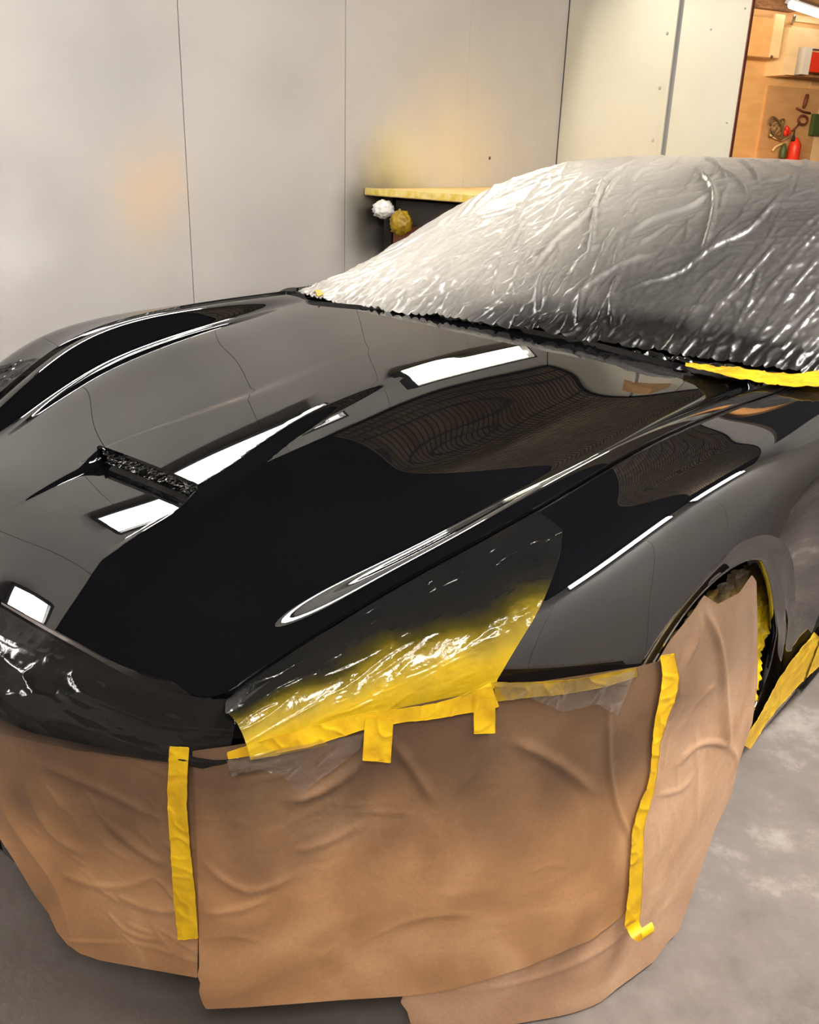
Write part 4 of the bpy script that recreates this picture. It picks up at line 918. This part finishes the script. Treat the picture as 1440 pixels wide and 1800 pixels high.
bbox('back_board', 1392, 46, 1520, 132, .02, M['ply2'], sh, base=.002); bbox('upper_board', 1400, 26, 1520, 52, .03, M['ply2'], sh, base=.004)
bbox('shelf_plank', 1384, 132, 1520, 143, .24, M['beam'], sh, base=.0); bbox('side_board', 1388, 48, 1396, 134, .20, M['ply2'], sh, base=.003)
rb = thing_at('red_box', bpt(1440, 130, .1), 'red box with a white frame on the pale wall shelf', 'box')
bbox('box_body', 1420, 90, 1475, 131, .10, M['red'], rb, base=.06, bevel=.004)
for a in ((1417, 84, 1421, 131.5), (1417, 84, 1478, 89)): bbox('frame_bar', *a, .112, M['white'], rb, base=.055)
dk = tag(lathe('sanding_disc', [(.075, 0), (.078, .008), (.074, .016), (.02, .018)], M['pink'], None, loc=bpt(1401, 116, .03), axis=BN, n=28), 'pale pink round disc leaning at the shelf end', 'disc')
wr_ = thing_at('wire_rack', bpt(1412, 131, .12), 'thin wire rack beside the red box on the shelf', 'rack')
for k in range(4):
    A = bpt(1409+k*2.2, 131.5, .14); B = bpt(1414+k*1.2, 84+k*9, .14); tube('wire', [A, (A+B)/2, B], .003, M['brownsteel'], wr_, n=6)
# lamp
lm = thing_at('tube_lamp', bpt(1410, 30, .35), 'bright fluorescent lamp with metal reflector in the workshop', 'lamp')
A = bpt(1391, 8, .35); B = bpt(1475, 36, .2)
tube('fluorescent_tube', [A, (A+B)/2, B], .03, M['tube_far'], lm, n=14)
ref = []
for f in np.linspace(0, 1, 12):
    P = A+(B-A)*f
    for th in np.linspace(-1.1, 1.1, 9): ref.append(P+np.array([0, 0, 1.])*(.075*math.cos(th)+.0)+BN*(.085*math.sin(th))-np.array([0, 0, .015]))
mesh('reflector', ref, grid_faces(12, 9), M['steel'], lm)
tube('bracket', [bpt(1397, 28, .30), bpt(1395, 38, .12), bpt(1393, 42, .0)], .012, M['steel'], lm)
# hanging tools
def at_b(px, py, o=.05): return bpt(px, py, o)
t1 = thing_at('screwdriver', at_b(1412, 196), 'brown-handled tool hanging with its tip up on the board', 'tool')
tube('handle', [at_b(1420, 166), at_b(1416, 180), at_b(1413, 190)], [.016, .019, .012], M['brownsteel'], t1)
tube('guard', [at_b(1401, 190), at_b(1412, 196), at_b(1425, 199)], .008, M['brownsteel'], t1)
t2 = thing_at('hose_clamp', at_b(1412, 225), 'brown ring clamp hanging below the tool on the board', 'clamp')
tube('ring', [at_b(1412+8*math.cos(a), 211+8*math.sin(a)) for a in np.linspace(0, 6.2, 16)], .010, M['brownsteel'], t2)
tube('shank', [at_b(1405, 218), at_b(1399, 224), at_b(1393, 230)], .008, M['brownsteel'], t2)
t3 = thing_at('cable_bundle', at_b(1368, 250), 'tangled bundle of cable with red plugs hanging on the board', 'cable')
rr = random.Random(3)
for k in range(5):
    ph = rr.random()*6; tube('cable_loop', [at_b(1366+(8+3*k % 7)*math.cos(a+ph), 225+(12+2*k % 9)*math.sin(a), .03+.012*k) for a in np.linspace(0, 6.0, 18)], .006, M['cable'], t3)
for x_, y_ in ((1383, 227), (1380, 234), (1386, 231)):
    tube('plug', [at_b(x_, y_-5, .09), at_b(x_+1, y_, .09), at_b(x_+2, y_+5, .09)], [.014, .02, .014], M['red'], t3)
tube('plug_lead', [at_b(1352, 236), at_b(1362, 243), at_b(1375, 247), at_b(1388, 240)], .008, M['cream'], t3)
t4 = thing_at('hook_tool', at_b(1368, 262), 'cream curved hook hanging left of the red bottle', 'hook')
tube('hook', [at_b(1358, 265), at_b(1364, 258), at_b(1374, 253), at_b(1381, 255)], .010, M['cream'], t4)
g_ = at_b(1375, 278, .08)
tag(lathe('green_bottle', [(.028, 0), (.032, .01), (.032, .07), (.018, .10), (.012, .12)], M['green'], None, loc=g_, n=16), 'small dark green bottle left of the red bottle', 'bottle')
t5 = thing_at('spray_bottle', bpt(1393, 284, .12), 'bright red spray bottle with dark nozzle in the workshop', 'bottle')
lathe('bottle_body', [(.048, 0), (.054, .01), (.054, .12), (.045, .16), (.020, .185), (.018, .20)], M['red'], t5, loc=bpt(1393, 284, .12), n=24)
lathe('nozzle', [(.018, 0), (.016, .03), (.007, .05), (.005, .09)], M['dark_tone'], t5, loc=bpt(1394, 248, .12), n=14)
sb_ = tag(bbox('tool_shelf', 1340, 284, 1480, 291, .26, M['ply'], None, base=.004), 'narrow plywood shelf under the red spray bottle', 'shelf')
tag(bbox('green_case', 1434, 200, 1470, 240, .05, M['green'], None, base=.02, bevel=.005), 'green case hanging at the right picture edge', 'case')
# warm lamp light of the workshop
ld = bpy.data.lights.new('workshop_light', 'AREA'); ld.shape = 'RECTANGLE'; ld.size = 1.4; ld.size_y = .3; ld.energy = 46; ld.color = (1., .78, .5)
lo_ = bpy.data.objects.new('workshop_light', ld); COL.objects.link(lo_); lo_.parent = lm
_lp = Vector(tuple(bpt(1400, 40, 1.9))); lo_.location = _lp-lm.location
lo_.rotation_euler = (Vector(tuple(bpt(1390, 190, 0.)))-_lp).to_track_quat('-Z', 'Y').to_euler()
